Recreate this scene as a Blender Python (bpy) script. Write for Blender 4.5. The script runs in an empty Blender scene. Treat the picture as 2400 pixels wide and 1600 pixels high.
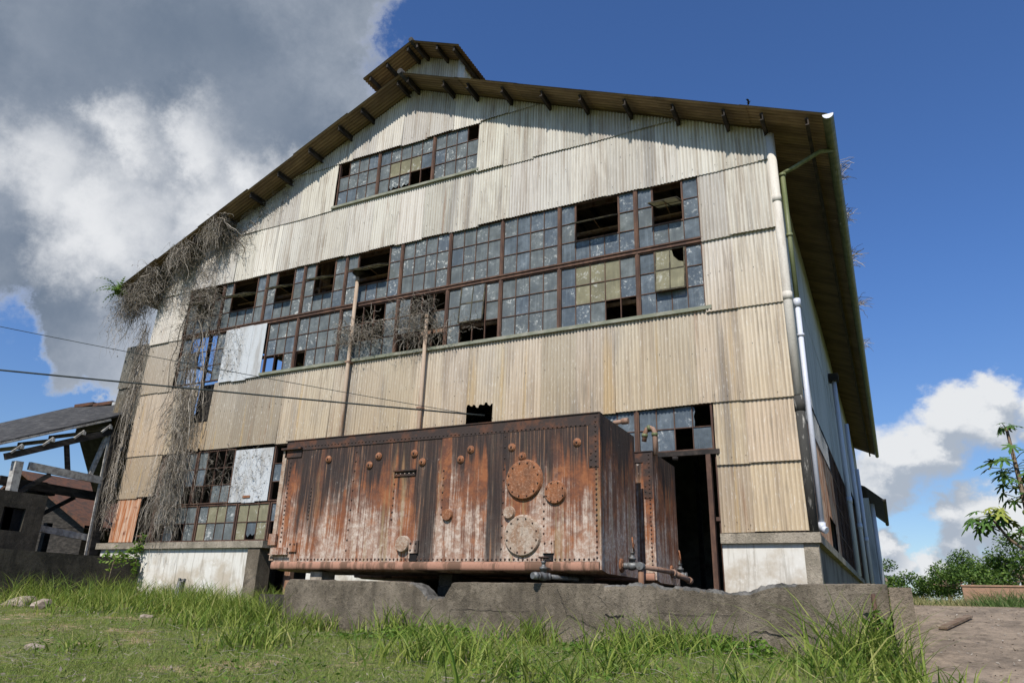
import bpy, bmesh, math, random
import numpy as np
from mathutils import Vector, Matrix

# ------------------------------------------------------------------ camera, sky, sun, exposure
scn = bpy.context.scene
COL = scn.collection
CAM = (1.185, -13.6, 0.0)                      # z = 0 is the height of the lens
PITCH, YAW, ROLL = 0.35113856, 0.47607982, 0.03012387
def cam_axes():
    cp, sp, cy, sy = math.cos(PITCH), math.sin(PITCH), math.cos(YAW), math.sin(YAW)
    f = Vector((-sy*cp, cy*cp, sp)); r = Vector((cy, sy, 0)); u = r.cross(f)
    cr, sr = math.cos(ROLL), math.sin(ROLL)
    return r*cr+u*sr, -r*sr+u*cr, f
_r, _u, _f = cam_axes()
cd = bpy.data.cameras.new('camera'); cam = bpy.data.objects.new('camera', cd); COL.objects.link(cam)
cd.sensor_width = 36; cd.lens = 36*1693.08/2400; cd.clip_start = 0.05; cd.clip_end = 3000
cam.matrix_world = Matrix(((_r.x,_u.x,-_f.x,CAM[0]),(_r.y,_u.y,-_f.y,CAM[1]),(_r.z,_u.z,-_f.z,CAM[2]),(0,0,0,1)))
scn.camera = cam

SUN_EL, SUN_AZ = math.radians(46.5), math.radians(6.5)      # azimuth from -Y towards +X
to_sun = Vector((math.sin(SUN_AZ)*math.cos(SUN_EL), -math.cos(SUN_AZ)*math.cos(SUN_EL), math.sin(SUN_EL)))
sl = bpy.data.lights.new('sun', 'SUN'); sl.energy = 4.6; sl.angle = math.radians(0.53); sl.color = (1, .95, .87)
so = bpy.data.objects.new('sun', sl); COL.objects.link(so); so.location = (0, -30, 40)
so.rotation_euler = (-to_sun).to_track_quat('-Z', 'Y').to_euler()

scn.view_settings.view_transform = 'Standard'; scn.view_settings.look = 'None'
scn.view_settings.exposure = 0.18; scn.view_settings.gamma = 1
scn.render.engine = 'CYCLES'
scn.cycles.use_denoising = True
scn.cycles.max_bounces = 6; scn.cycles.diffuse_bounces = 3; scn.cycles.glossy_bounces = 3; scn.cycles.transparent_max_bounces = 8; scn.cycles.caustics_reflective = False; scn.cycles.caustics_refractive = False
scn.cycles.sample_clamp_indirect = 6

class NT:
    """small node-writing helper"""
    def __init__(s, tree): s.t = tree; s.n = tree.nodes; s.l = tree.links
    def node(s, typ, **kw):
        n = s.n.new(typ)
        for k, v in kw.items(): setattr(n, k, v)
        return n
    def put(s, sock, v):
        if v is None: return
        if hasattr(v, 'is_output'): s.l.new(v, sock)
        elif isinstance(v, (tuple, list)):
            if len(sock.default_value) == 4 and len(v) == 3: v = (*v, 1)
            sock.default_value = v
        else:
            try: sock.default_value = v
            except TypeError: sock.default_value = [v]*len(sock.default_value)
    def math(s, op, a, b=None, c=None, clamp=False):
        n = s.node('ShaderNodeMath', operation=op, use_clamp=clamp)
        for i, v in enumerate((a, b, c)): s.put(n.inputs[i], v)
        return n.outputs[0]
    def vmath(s, op, a, b=None):
        n = s.node('ShaderNodeVectorMath', operation=op)
        s.put(n.inputs[0], a); s.put(n.inputs[1], b)
        return n.outputs['Value'] if op in ('DISTANCE', 'DOT_PRODUCT', 'LENGTH') else n.outputs[0]
    def noise(s, vec, scale=1, detail=4, rough=.55, dist=0):
        n = s.node('ShaderNodeTexNoise')
        s.put(n.inputs['Vector'], vec); n.inputs['Scale'].default_value = scale; n.inputs['Detail'].default_value = detail
        n.inputs['Roughness'].default_value = rough; n.inputs['Distortion'].default_value = dist
        return n.outputs['Fac']
    def vor(s, vec, scale=1, feature='F1', rnd=1):
        n = s.node('ShaderNodeTexVoronoi', feature=feature)
        s.put(n.inputs['Vector'], vec); n.inputs['Scale'].default_value = scale; n.inputs['Randomness'].default_value = rnd
        return n.outputs['Distance']
    def step(s, v, a, b, lo=0., hi=1.):
        n = s.node('ShaderNodeMapRange', interpolation_type='SMOOTHSTEP')
        s.put(n.inputs[0], v); n.inputs[1].default_value = a; n.inputs[2].default_value = b
        n.inputs[3].default_value = lo; n.inputs[4].default_value = hi
        return n.outputs[0]
    def mix(s, f, a, b, mode='MIX'):
        n = s.node('ShaderNodeMix', data_type='RGBA', blend_type=mode)
        s.put(n.inputs[0], f); s.put(n.inputs[6], a); s.put(n.inputs[7], b)
        return n.outputs[2]
    def scale(s, vec, v): return s.vmath('MULTIPLY', vec, v)
    def pos(s): return s.node('ShaderNodeNewGeometry').outputs['Position']
    def sep(s, v):
        n = s.node('ShaderNodeSeparateXYZ'); s.put(n.inputs[0], v); return n.outputs
    def attr(s, name): return s.node('ShaderNodeAttribute', attribute_name=name).outputs['Fac']

# ---- sky: Nishita + clouds
w = bpy.data.worlds.new('World'); scn.world = w; w.use_nodes = True
g = NT(w.node_tree); g.n.clear(); w.cycles.sampling_method = 'MANUAL'; w.cycles.sample_map_resolution = 256
sky = g.node('ShaderNodeTexSky', sky_type='NISHITA'); sky.sun_disc = False
sky.sun_elevation = SUN_EL; sky.sun_rotation = math.pi - SUN_AZ; sky.altitude = 300; sky.air_density = 1.0; sky.dust_density = 0.35; sky.ozone_density = 2.2
dirv = g.vmath('NORMALIZE', g.node('ShaderNodeTexCoord').outputs['Generated'])
dz = g.sep(dirv)[2]
def blobs(lst, soft, dv, dz_=0):
    out = None
    for (c, r) in lst:
        c = Vector(c).normalized()+Vector((0, 0, dz_*r))
        v = g.math('SUBTRACT', 1.0, g.math('DIVIDE', g.vmath('DISTANCE', dv, tuple(c)), r))
        v = g.math('MAXIMUM', v, -1.2)
        out = v if out is None else g.math('SMOOTH_MAX', out, v, soft)
    return out
def ncol(vec, scale, detail, rough):
    n = g.node('ShaderNodeTexNoise'); g.put(n.inputs['Vector'], vec); n.inputs['Scale'].default_value = scale; n.inputs['Detail'].default_value = detail; n.inputs['Roughness'].default_value = rough
    return n
nl = ncol(dirv, 4.2, 8, .66); nr_ = ncol(g.scale(dirv, (1,1,1.35)), 15, 6, .62)
warp = lambda n, k: g.vmath('ADD', dirv, g.scale(g.vmath('SUBTRACT', n.outputs['Color'], (.5,.5,.5)), (k,k,k)))
dL, dR = warp(nl, .30), warp(nr_, .085)
nn = g.math('SUBTRACT', nl.outputs['Fac'], .5)
# large grey cloud bank on the left
LB = [((-.80,.20,.58),.34),((-.66,.33,.68),.25),((-.58,.44,.69),.17),((-.75,.45,.48),.20),((-.66,.53,.54),.21),((-.85,.33,.44),.15),((-.81,.49,.33),.10),((-.79,.55,.27),.06),((-.60,.62,.50),.12),((-.88,.05,.52),.30),((-.62,.05,.78),.35)]
covL = blobs(LB, .1, dL)
mL = g.step(covL, -.03, .22)
# cumulus over the horizon on the right, and a few more all round
RB = [((.055,.97,.190),.055),((.02,.98,.180),.050),((.11,.965,.215),.045),((.085,.965,.225),.042),((.005,.98,.155),.045),((.125,.96,.240),.036),((.17,.955,.215),.040),((.065,.99,.115),.030),((.10,.99,.112),.042),((.08,.99,.080),.036),((-.005,1,.086),.026),((.0,1,.062),.028),((.14,.985,.095),.050),((.04,.99,.045),.036),((.11,.99,.045),.04),((.30,.93,.16),.08),((.45,.87,.2),.10),((-.95,.3,.08),.10),((.75,.62,.16),.12)]
bR = blobs(RB, .15, dR)
mR = g.step(bR, -.02, .42)
mS = g.math('MULTIPLY', g.step(nl.outputs['Fac'], .60, .72), g.step(g.sep(dirv)[1], .2, -.2))
mask = g.math('MAXIMUM', g.math('MAXIMUM', mL, mR), mS)
# brightness of the clouds: thick cores grey, thin and sunward rims white
DK = [((-.66,.36,.64),.30),((-.60,.47,.64),.22),((-.78,.25,.55),.24),((-.60,.58,.55),.12),((-.85,.41,.34),.13),((-.70,.44,.56),.07)]
dark = blobs(DK, .3, dL)
WH = [((-.755,.42,.505),.055),((-.70,.485,.52),.06),((-.82,.385,.43),.07),((-.655,.56,.50),.05),((-.79,.45,.43),.10),((-.71,.53,.45),.11),((-.60,.62,.52),.06)]
wh = g.math('ADD', blobs(WH, .3, dL), g.math('MULTIPLY', nn, 2.6))
dark = g.math('ADD', dark, g.math('MULTIPLY', nn, -1.7))
colL = g.mix(g.step(dark, -.7, 1.15), (.50,.545,.62), (.165,.215,.295))
colL = g.mix(g.math('MULTIPLY', g.step(wh, -.25, 1.1), .95), colL, (.86,.875,.90))
sh = g.math('SUBTRACT', blobs(RB[:15], .15, dR, -.75), g.math('MULTIPLY', bR, .8))
colR = g.mix(g.step(g.math('ADD', sh, g.math('MULTIPLY', g.math('SUBTRACT', nr_.outputs['Fac'], .5), 1.6)), -.42, .30), (.84,.86,.885), (.43,.49,.58))
ccol = g.mix(mL, colR, colL)
skyc = g.mix(1.0, sky.outputs[0], g.mix(g.step(dz, .0, .45), (.80,.89,1.0), (.66,.94,1.36)), 'MULTIPLY')
bg1 = g.node('ShaderNodeBackground'); g.put(bg1.inputs[0], skyc); bg1.inputs[1].default_value = 0.094
bg2 = g.node('ShaderNodeBackground'); g.put(bg2.inputs[0], ccol); bg2.inputs[1].default_value = 0.84
mx = g.node('ShaderNodeMixShader'); g.put(mx.inputs[0], g.math('MULTIPLY', mask, g.step(dz, -.01, .05))); g.l.new(bg1.outputs[0], mx.inputs[1]); g.l.new(bg2.outputs[0], mx.inputs[2])
g.l.new(mx.outputs[0], g.node('ShaderNodeOutputWorld').inputs[0])

rng = np.random.default_rng(7); random.seed(7)

# ------------------------------------------------------------------ materials
MATS = {}
def mat(name):
    m = bpy.data.materials.new(name); m.use_nodes = True; t = NT(m.node_tree)
    b = t.n['Principled BSDF']; MATS[name] = m
    return m, t, b
def finish(t, b, col, rough=.85, bump=None, bstr=.3, bdist=.01, metal=0, spec=.3):
    t.put(b.inputs['Base Color'], col); t.put(b.inputs['Roughness'], rough); b.inputs['Metallic'].default_value = metal
    b.inputs['Specular IOR Level'].default_value = spec
    if bump is not None:
        n = t.node('ShaderNodeBump'); n.inputs['Strength'].default_value = bstr; n.inputs['Distance'].default_value = bdist
        t.put(n.inputs['Height'], bump); t.l.new(n.outputs[0], b.inputs['Normal'])

def m_sheet():
    m, t, b = mat('weathered_sheet'); p = t.pos(); z = t.sep(p)[2]
    oi = t.node('ShaderNodeObjectInfo')
    hz = t.math('ADD', z, t.math('MULTIPLY', t.math('SUBTRACT', t.noise(p, .5, 3), .5), 3.0))
    base = t.mix(t.step(hz, 3.0, 9.0), (.545,.445,.315), (.62,.595,.54))
    base = t.mix(1.0, base, oi.outputs['Color'], 'MULTIPLY')
    base = t.mix(1.0, base, t.mix(oi.outputs['Random'], (.86,.85,.84), (1.06,1.05,1.03)), 'MULTIPLY')
    s1 = t.noise(t.scale(p, (6,6,.28)), 1, 5, .6); s2 = t.noise(t.scale(p, (24,24,.7)), 1, 5, .65); pt = t.noise(p, 1.1, 5, .6)
    c = t.mix(t.math('MULTIPLY', t.step(s1, .50, .68), .5), base, (.26,.20,.145))
    c = t.mix(t.math('MULTIPLY', t.step(t.math('ADD', s2, t.math('MULTIPLY', t.math('SUBTRACT', pt, .5), .5)), .52, .74), .5), c, (.16,.135,.11))
    c = t.mix(t.math('MULTIPLY', t.step(t.noise(t.scale(p, (2.2,2.2,.16)), 1, 4, .6), .56, .70), .5), c, (.14,.13,.125))
    c = t.mix(t.math('MULTIPLY', t.step(t.noise(t.vmath('ADD', t.scale(p, (1.7,1.7,.5)), (9,1,4)), 1, 6, .65), .54, .68), .4), c, (.30,.27,.235))
    c = t.mix(t.math('MULTIPLY', t.step(t.noise(t.vmath('ADD', t.scale(p, (5,5,.22)), (1,6,2)), 1, 5, .6), .62, .70), .5), c, (.24,.115,.055))
    y = t.noise(t.vmath('ADD', t.scale(p, (3.1,3.1,.10)), (4,2,9)), 1, 4, .6)
    c = t.mix(t.math('MULTIPLY', t.step(y, .60, .68), t.math('MULTIPLY', t.step(z, 6.2, 4.6), .45)), c, (.47,.31,.11))
    sp = t.noise(t.scale(p, (38,38,22)), 1, 2, .6)
    c = t.mix(t.math('MULTIPLY', t.step(t.noise(t.scale(p, (40,40,9)), 1, 3, .6), .58, .68), .38), c, (.74,.71,.64))
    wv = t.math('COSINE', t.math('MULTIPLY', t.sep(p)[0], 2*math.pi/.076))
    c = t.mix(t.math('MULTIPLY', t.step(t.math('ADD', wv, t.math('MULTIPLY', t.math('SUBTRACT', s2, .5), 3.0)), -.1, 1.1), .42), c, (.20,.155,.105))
    dk = t.vor(p, 2.6); c = t.mix(t.step(dk, .035, .02), c, (.03,.025,.02))
    finish(t, b, c, .82, sp, .25, .01)
def m_rustsheet():
    m, t, b = mat('rusted_sheet'); p = t.pos()
    s1 = t.noise(t.scale(p, (9,9,.8)), 1, 6, .6)
    c = t.mix(t.step(s1, .38, .62), (.36,.13,.045), (.55,.40,.29)); c = t.mix(t.step(t.noise(p, 3, 5), .52, .7), c, (.17,.06,.03))
    finish(t, b, c, .85, s1, .2)
def m_simple(name, a, bcol, sc=(3,3,3), lo=.4, hi=.65, rough=.85, bstr=.25, metal=0, spec=.3, fine=30):
    m, t, b = mat(name); p = t.pos()
    c = t.mix(t.step(t.noise(t.scale(p, sc), 1, 6, .62), lo, hi), a, bcol)
    f = t.noise(p, fine, 4, .6); c = t.mix(t.math('MULTIPLY', t.step(f, .5, .75), .35), c, tuple(x*.45 for x in a))
    finish(t, b, c, rough, f, bstr, .01, metal, spec)
def m_glass():
    for name, cfg in dict(dusty_glass=((.36,.395,.395), .36, .7), yellowed_glass=((.42,.39,.26), .60, .9), clear_grimy_glass=((.33,.385,.43), .30, .4)).items():
        m, t, b = mat(name); t.n.remove(b); p = t.pos(); oi = t.node('ShaderNodeObjectInfo')
        q = t.vmath('ADD', p, t.scale(oi.outputs['Location'], (.37,.1,.71)))
        dust = t.noise(q, 2.2, 7, .68); spot = t.noise(q, 19, 4, .6, .4); big = t.noise(t.vmath('ADD', q, (3,7,1)), 8, 4, .6, .3)
        amt = t.math('MAXIMUM', t.step(spot, .57, .68), t.math('MULTIPLY', t.step(big, .58, .67), .85))
        amt = t.math('MULTIPLY', amt, t.step(t.math('ADD', dust, t.math('MULTIPLY', t.math('SUBTRACT', oi.outputs['Random'], .5), .25)), .44, .66))
        rain = t.noise(t.scale(q, (16,16,.9)), 1, 5, .65)
        fac = t.math('ADD', t.math('ADD', cfg[1], t.math('MULTIPLY', oi.outputs['Random'], .16)), t.math('ADD', t.math('MULTIPLY', t.step(dust, .36, .72), .34), t.math('MULTIPLY', amt, cfg[2])), clamp=True)
        fac = t.math('ADD', fac, t.math('MULTIPLY', t.step(rain, .48, .75), .22), clamp=True)
        tr = t.node('ShaderNodeBsdfTransparent'); tr.inputs[0].default_value = (.50,.56,.58,1)
        gl = t.node('ShaderNodeBsdfGlossy'); gl.inputs[0].default_value = (.9,.88,.84,1); gl.inputs[1].default_value = .06
        lw = t.node('ShaderNodeLayerWeight'); lw.inputs[0].default_value = .13
        rf = t.math('ADD', lw.outputs['Fresnel'], t.math('MULTIPLY', oi.outputs['Random'], .07))
        m1 = t.node('ShaderNodeMixShader'); t.put(m1.inputs[0], rf); t.l.new(tr.outputs[0], m1.inputs[1]); t.l.new(gl.outputs[0], m1.inputs[2])
        df = t.node('ShaderNodeBsdfDiffuse'); t.put(df.inputs[0], t.mix(amt, t.mix(oi.outputs['Random'], cfg[0], tuple(x*.7 for x in cfg[0])), (.74,.75,.71)))
        tl = t.node('ShaderNodeBsdfTranslucent'); tl.inputs[0].default_value = (*cfg[0], 1)
        m0 = t.node('ShaderNodeMixShader'); m0.inputs[0].default_value = .35; t.l.new(df.outputs[0], m0.inputs[1]); t.l.new(tl.outputs[0], m0.inputs[2])
        m2 = t.node('ShaderNodeMixShader'); t.put(m2.inputs[0], fac); t.l.new(m1.outputs[0], m2.inputs[1]); t.l.new(m0.outputs[0], m2.inputs[2])
        t.l.new(m2.outputs[0], t.n['Material Output'].inputs[0])
def m_plaster():
    m, t, b = mat('flaking_whitewash'); p = t.pos(); z = t.sep(p)[2]
    n1 = t.noise(p, 1.5, 7, .65); n2 = t.noise(t.scale(p, (5,5,.7)), 1, 5, .6); n3 = t.noise(p, 7, 5, .6)
    worn = t.math('ADD', n1, t.math('MULTIPLY', t.math('SUBTRACT', .75, z), .22))
    c = t.mix(t.step(worn, .44, .66), (.64,.62,.565), (.46,.405,.325)); c = t.mix(t.math('MULTIPLY', t.step(t.noise(t.scale(p, (11,11,.9)), 1, 6, .65), .50, .68), .55), c, (.27,.235,.185))
    c = t.mix(t.math('MULTIPLY', t.step(n2, .55, .75), .5), c, (.30,.25,.19)); c = t.mix(t.math('MULTIPLY', t.step(n3, .60, .72), .4), c, (.80,.79,.75))
    finish(t, b, c, .9, n3, .25)
def m_concrete(name, a, bcol, dcol, moss=.5):
    m, t, b = mat(name); p = t.pos()
    n1 = t.noise(p, 1.6, 6, .62); n2 = t.noise(t.scale(p, (6,6,1.2)), 1, 5, .6); n3 = t.noise(p, 26, 4, .65); v = t.vor(p, 48)
    c = t.mix(t.step(n1, .38, .64), a, bcol); c = t.mix(t.math('MULTIPLY', t.step(n2, .48, .72), moss), c, dcol)
    c = t.mix(t.math('MULTIPLY', t.step(n3, .52, .68), .6), c, tuple(x*.4 for x in a)); c = t.mix(t.math('MULTIPLY', t.step(t.noise(t.vmath('ADD', p, (7,3,5)), 5, 7, .72), .52, .62), .35), c, tuple(min(.6, x*1.5) for x in bcol))
    c = t.mix(t.math('MULTIPLY', t.step(v, .16, .10), t.math('MULTIPLY', t.step(t.noise(p, 9, 2), .5, .6), .7)), c, tuple(min(.7, x*2.2) for x in bcol))
    finish(t, b, c, .92, t.math('ADD', n3, t.math('ADD', n1, t.noise(p, 70, 3, .6))), .8, .02)
def m_tank():
    m, t, b = mat('rusted_tank_plate'); p = t.pos(); z = t.sep(p)[2]
    s1 = t.noise(t.scale(p, (1.9,1.9,.10)), 1, 4, .55); s2 = t.noise(t.scale(p, (9,9,.30)), 1, 6, .65); s3 = t.noise(t.scale(p, (38,38,.9)), 1, 5, .7); n1 = t.noise(p, 1.7, 7, .65); n2 = t.noise(p, 15, 6, .72); n3 = t.noise(t.vmath('ADD', p, (5,9,2)), 5, 6, .65)
    c = t.mix(t.step(n1, .36, .62), (.205,.072,.030), (.115,.048,.030))
    c = t.mix(t.math('MULTIPLY', t.step(n3, .50, .62), .75), c, (.285,.105,.040)); c = t.mix(t.math('MULTIPLY', t.step(n3, .50, .36), .6), c, (.085,.042,.030))
    c = t.mix(t.math('MULTIPLY', t.step(n2, .50, .70), .5), c, (.30,.125,.055))
    st = t.math('ADD', t.math('MULTIPLY', s2, .5), t.math('MULTIPLY', s3, .5))
    low = t.math('MULTIPLY', t.math('SUBTRACT', 1.5, z), .11)
    pale = t.step(t.math('ADD', st, t.math('ADD', low, t.math('MULTIPLY', t.math('SUBTRACT', n1, .5), .46))), .475, .62)
    c = t.mix(t.math('MULTIPLY', pale, .82), c, t.mix(t.step(n2, .4, .62), (.37,.245,.18), (.58,.49,.41)))
    ol = t.step(t.noise(t.vmath('ADD', t.scale(p, (8,8,.5)), (3,8,1)), 1, 5, .62), .55, .68); c = t.mix(t.math('MULTIPLY', ol, .6), c, (.27,.195,.10))
    # soot-black run-off bands, each of its own width and length
    x = t.sep(p)[0]; xw = t.math('ADD', x, t.math('MULTIPLY', t.math('SUBTRACT', s2, .5), .30)); zw = t.math('ADD', z, t.math('MULTIPLY', t.math('SUBTRACT', t.noise(t.scale(p, (14,14,.2)), 1, 5, .65), .5), 2.6))
    bands = None
    for (bx, bw, bz) in ((-4.96,.15,-.5),(-3.80,.13,.3),(-7.35,.22,1.1),(-6.75,.36,1.45),(-6.1,.25,1.75),(-5.55,.28,1.9),(-5.12,.14,1.2),(-4.3,.3,2.2),(-3.25,.38,1.75),(-2.75,.18,2.0),(-2.42,.12,2.1)):
        q = t.math('MULTIPLY', t.step(t.math('ABSOLUTE', t.math('SUBTRACT', xw, bx)), bw*1.25, bw*.7), t.step(zw, bz-.25, bz+.35))
        bands = q if bands is None else t.math('MAXIMUM', bands, q)
    up = t.math('MULTIPLY', t.math('SUBTRACT', z, 1.5), .33)
    dk = t.step(t.math('ADD', t.math('ADD', t.math('MULTIPLY', s1, .85), t.math('MULTIPLY', t.math('SUBTRACT', s2, .5), .7)), up), .55, .66)
    dk = t.math('MAXIMUM', dk, bands)
    c = t.mix(t.math('MULTIPLY', dk, .92), c, t.mix(t.step(s3, .4, .7), (.016,.014,.014), (.07,.048,.038)))
    c = t.mix(t.math('MULTIPLY', t.math('MULTIPLY', t.step(s3, .58, .65), dk), .6), c, (.30,.15,.075))
    fl = t.math('MULTIPLY', t.step(n2, .62, .68), t.step(n1, .52, .62)); c = t.mix(t.math('MULTIPLY', fl, .7), c, (.60,.54,.48))
    finish(t, b, c, .8, t.math('ADD', n2, t.math('MULTIPLY', s3, .5)), .55, .014, 0, .35)
def m_cover(name, a, bcol, edge):
    m, t, b = mat(name); p = t.pos(); n1 = t.noise(p, 6, 6, .7); n2 = t.noise(p, 28, 5, .7); s_ = t.noise(t.scale(p, (20,20,2.5)), 1, 5, .65)
    c = t.mix(t.step(n1, .38, .62), a, bcol); c = t.mix(t.math('MULTIPLY', t.step(n2, .50, .66), .6), c, edge); c = t.mix(t.math('MULTIPLY', t.step(s_, .50, .68), .6), c, tuple(q*.35 for q in a))
    c = t.mix(t.math('MULTIPLY', t.step(n2, .42, .32), .7), c, (.06,.032,.022))
    finish(t, b, c, .85, t.math('ADD', n2, n1), .7, .012)
m_cover('rust_orange', (.27,.105,.045), (.19,.085,.045), (.44,.27,.18)); m_cover('pale_cover', (.40,.32,.25), (.27,.165,.105), (.54,.46,.38))
def m_veg(name, cols, trans=.35, attr='rnd'):
    m, t, b = mat(name); r = t.attr(attr)
    n = t.node('ShaderNodeValToRGB'); e = n.color_ramp.elements
    for i, (pp, cc) in enumerate(cols):
        el = e[i] if i < 2 else e.new(pp)
        el.position = pp; el.color = (*cc, 1)
    t.put(n.inputs[0], r); t.put(b.inputs['Base Color'], n.outputs[0]); b.inputs['Roughness'].default_value = .55; b.inputs['Specular IOR Level'].default_value = .25
    tl = t.node('ShaderNodeBsdfTranslucent'); t.put(tl.inputs[0], n.outputs[0]); mx = t.node('ShaderNodeMixShader'); mx.inputs[0].default_value = trans
    t.l.new(b.outputs[0], mx.inputs[1]); t.l.new(tl.outputs[0], mx.inputs[2]); t.l.new(mx.outputs[0], t.n['Material Output'].inputs[0])
def m_ground():
    m, t, b = mat('grassy_soil'); p = t.pos()
    n1 = t.noise(p, .7, 6, .65); n2 = t.noise(p, 9, 6, .65)
    x = t.sep(p)[0]
    c = t.mix(t.step(n2, .35, .65), (.075,.105,.025), (.15,.155,.05))
    bare = t.step(t.math('ADD', n1, t.math('MULTIPLY', t.math('SUBTRACT', n2, .5), .35)), .56, .68)
    c = t.mix(bare, c, t.mix(n2, (.24,.15,.085), (.42,.31,.21)))
    finish(t, b, c, .95, n2, .6, .03)
def m_roofun():
    m, t, b = mat('brown_roof_sheet'); p = t.pos(); oi = t.node('ShaderNodeObjectInfo')
    n1 = t.noise(t.scale(p, (.9,3,.9)), 1, 6, .6); n2 = t.noise(t.scale(p, (1.5,22,1.5)), 1, 4, .6)
    c = t.mix(t.step(n1, .38, .66), (.285,.21,.13), (.165,.12,.078)); c = t.mix(t.math('MULTIPLY', t.step(n2, .5, .7), .45), c, (.085,.058,.035))
    wv = t.math('COSINE', t.math('MULTIPLY', t.sep(p)[1], 2*math.pi/.105)); c = t.mix(t.math('MULTIPLY', t.step(wv, -.2, .9), .45), c, (.07,.05,.03))
    c = t.mix(1.0, c, t.mix(oi.outputs['Random'], (.7,.7,.7), (1.15,1.1,1.05)), 'MULTIPLY')
    finish(t, b, c, .85, n2, .2)
m_sheet(); m_rustsheet(); m_glass(); m_plaster(); m_tank(); m_ground(); m_roofun()
m_concrete('stained_concrete', (.115,.094,.068), (.20,.166,.124), (.055,.046,.034), .6)
m_concrete('broken_concrete', (.085,.08,.07), (.20,.19,.17), (.03,.028,.025), .8)
m_concrete('dark_concrete', (.035,.031,.024), (.075,.065,.05), (.018,.017,.014), .7)
m_concrete('sill_concrete', (.24,.21,.16), (.38,.33,.26), (.09,.08,.06), .6)
m_concrete('ramp_concrete', (.20,.158,.115), (.30,.235,.17), (.11,.086,.062), .75)
m_simple('frame_rust', (.075,.043,.032), (.135,.075,.05), (6,6,2))
m_simple('dark_steel', (.020,.017,.015), (.055,.042,.034), (4,4,4))
m_simple('sash_edge', (.035,.03,.022), (.10,.085,.05), (8,8,8))
m_simple('white_board', (.50,.52,.53), (.34,.33,.31), (3,3,.6), .45, .68)
m_simple('pale_trim', (.60,.56,.49), (.45,.40,.33), (5,5,.8), .45, .7)
m_simple('mossy_trim', (.05,.048,.042), (.36,.34,.30), (14,14,3), .55, .68)
m_simple('green_sill', (.19,.20,.145), (.30,.29,.23), (3,3,9))
m_simple('white_pvc', (.56,.58,.64), (.44,.46,.52), (2,2,.5), .45, .8, .35, .05)
m_simple('algae_pipe', (.11,.13,.055), (.20,.21,.11), (6,6,.8), .4, .65, .5)
m_simple('side_grey_sheet', (.46,.47,.46), (.30,.30,.29), (2,2,.35), .45, .7)
m_simple('rusty_pipe', (.30,.19,.135), (.20,.10,.055), (9,9,1.2), .45, .65)
m_simple('standpipe_rust', (.40,.31,.23), (.27,.16,.095), (9,9,1.2), .45, .7)
m_simple('valve_iron', (.16,.165,.165), (.10,.09,.08), (14,14,14), .45, .65, .55, .2, .4, .5)
m_simple('tank_edge', (.045,.032,.028), (.11,.05,.03), (5,5,5), .45, .65)
m_simple('pink_lip', (.36,.19,.13), (.15,.085,.055), (5,5,.7), .46, .58)
m_simple('dark_timber', (.022,.019,.016), (.06,.052,.044), (3,3,12))
m_simple('grey_timber', (.46,.44,.40), (.24,.22,.20), (3,9,9))
m_simple('slate_roof', (.035,.034,.034), (.085,.082,.078), (4,4,4), .45, .65)
m_simple('clay_tile', (.12,.055,.032), (.06,.038,.028), (5,5,5))
m_simple('old_brick', (.36,.21,.14), (.26,.17,.12), (4,4,14))
m_simple('interior_wall', (.17,.155,.135), (.08,.07,.06), (1,1,1))
m_simple('interior_floor', (.14,.12,.10), (.07,.06,.05), (1,1,1))
m_simple('block_stone', (.36,.31,.24), (.20,.17,.13), (9,9,9))
m_simple('cable_black', (.02,.025,.025), (.04,.05,.05), (3,3,3))
m_simple('bark', (.15,.10,.065), (.27,.21,.15), (5,5,20))
m_simple('stump_wood', (.30,.29,.28), (.05,.045,.04), (40,40,3), .48, .56)
m_simple('pale_stone', (.36,.30,.24), (.22,.17,.13), (8,8,8))
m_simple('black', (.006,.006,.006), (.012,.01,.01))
m_veg('dry_vine', [(0,(.07,.056,.042)),(.4,(.23,.195,.15)),(1,(.48,.43,.36))], .12)
m_veg('grass_blade', [(0,(.055,.115,.015)),(.42,(.165,.235,.035)),(.78,(.31,.34,.08)),(1,(.48,.41,.20))], .35)
m_veg('lawn_blade', [(0,(.085,.14,.022)),(.45,(.185,.25,.047)),(.8,(.29,.31,.085)),(1,(.46,.40,.21))], .3)
m_veg('broad_leaf', [(0,(.05,.12,.015)),(.6,(.12,.22,.03)),(1,(.24,.32,.06))], .4)
m_veg('tree_leaf', [(0,(.025,.06,.01)),(.5,(.075,.14,.024)),(1,(.18,.25,.05))], .3)
m_veg('field_grass', [(0,(.06,.11,.025)),(.6,(.12,.18,.05)),(1,(.36,.32,.15))], .35)
m_simple('papaya_leaf', (.055,.12,.025), (.10,.19,.04), (6,6,6)); m_simple('yellow_leaf', (.30,.31,.06), (.20,.26,.05), (6,6,6))
m_simple('papaya_fruit', (.10,.14,.03), (.16,.19,.05), (9,9,9))

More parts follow.
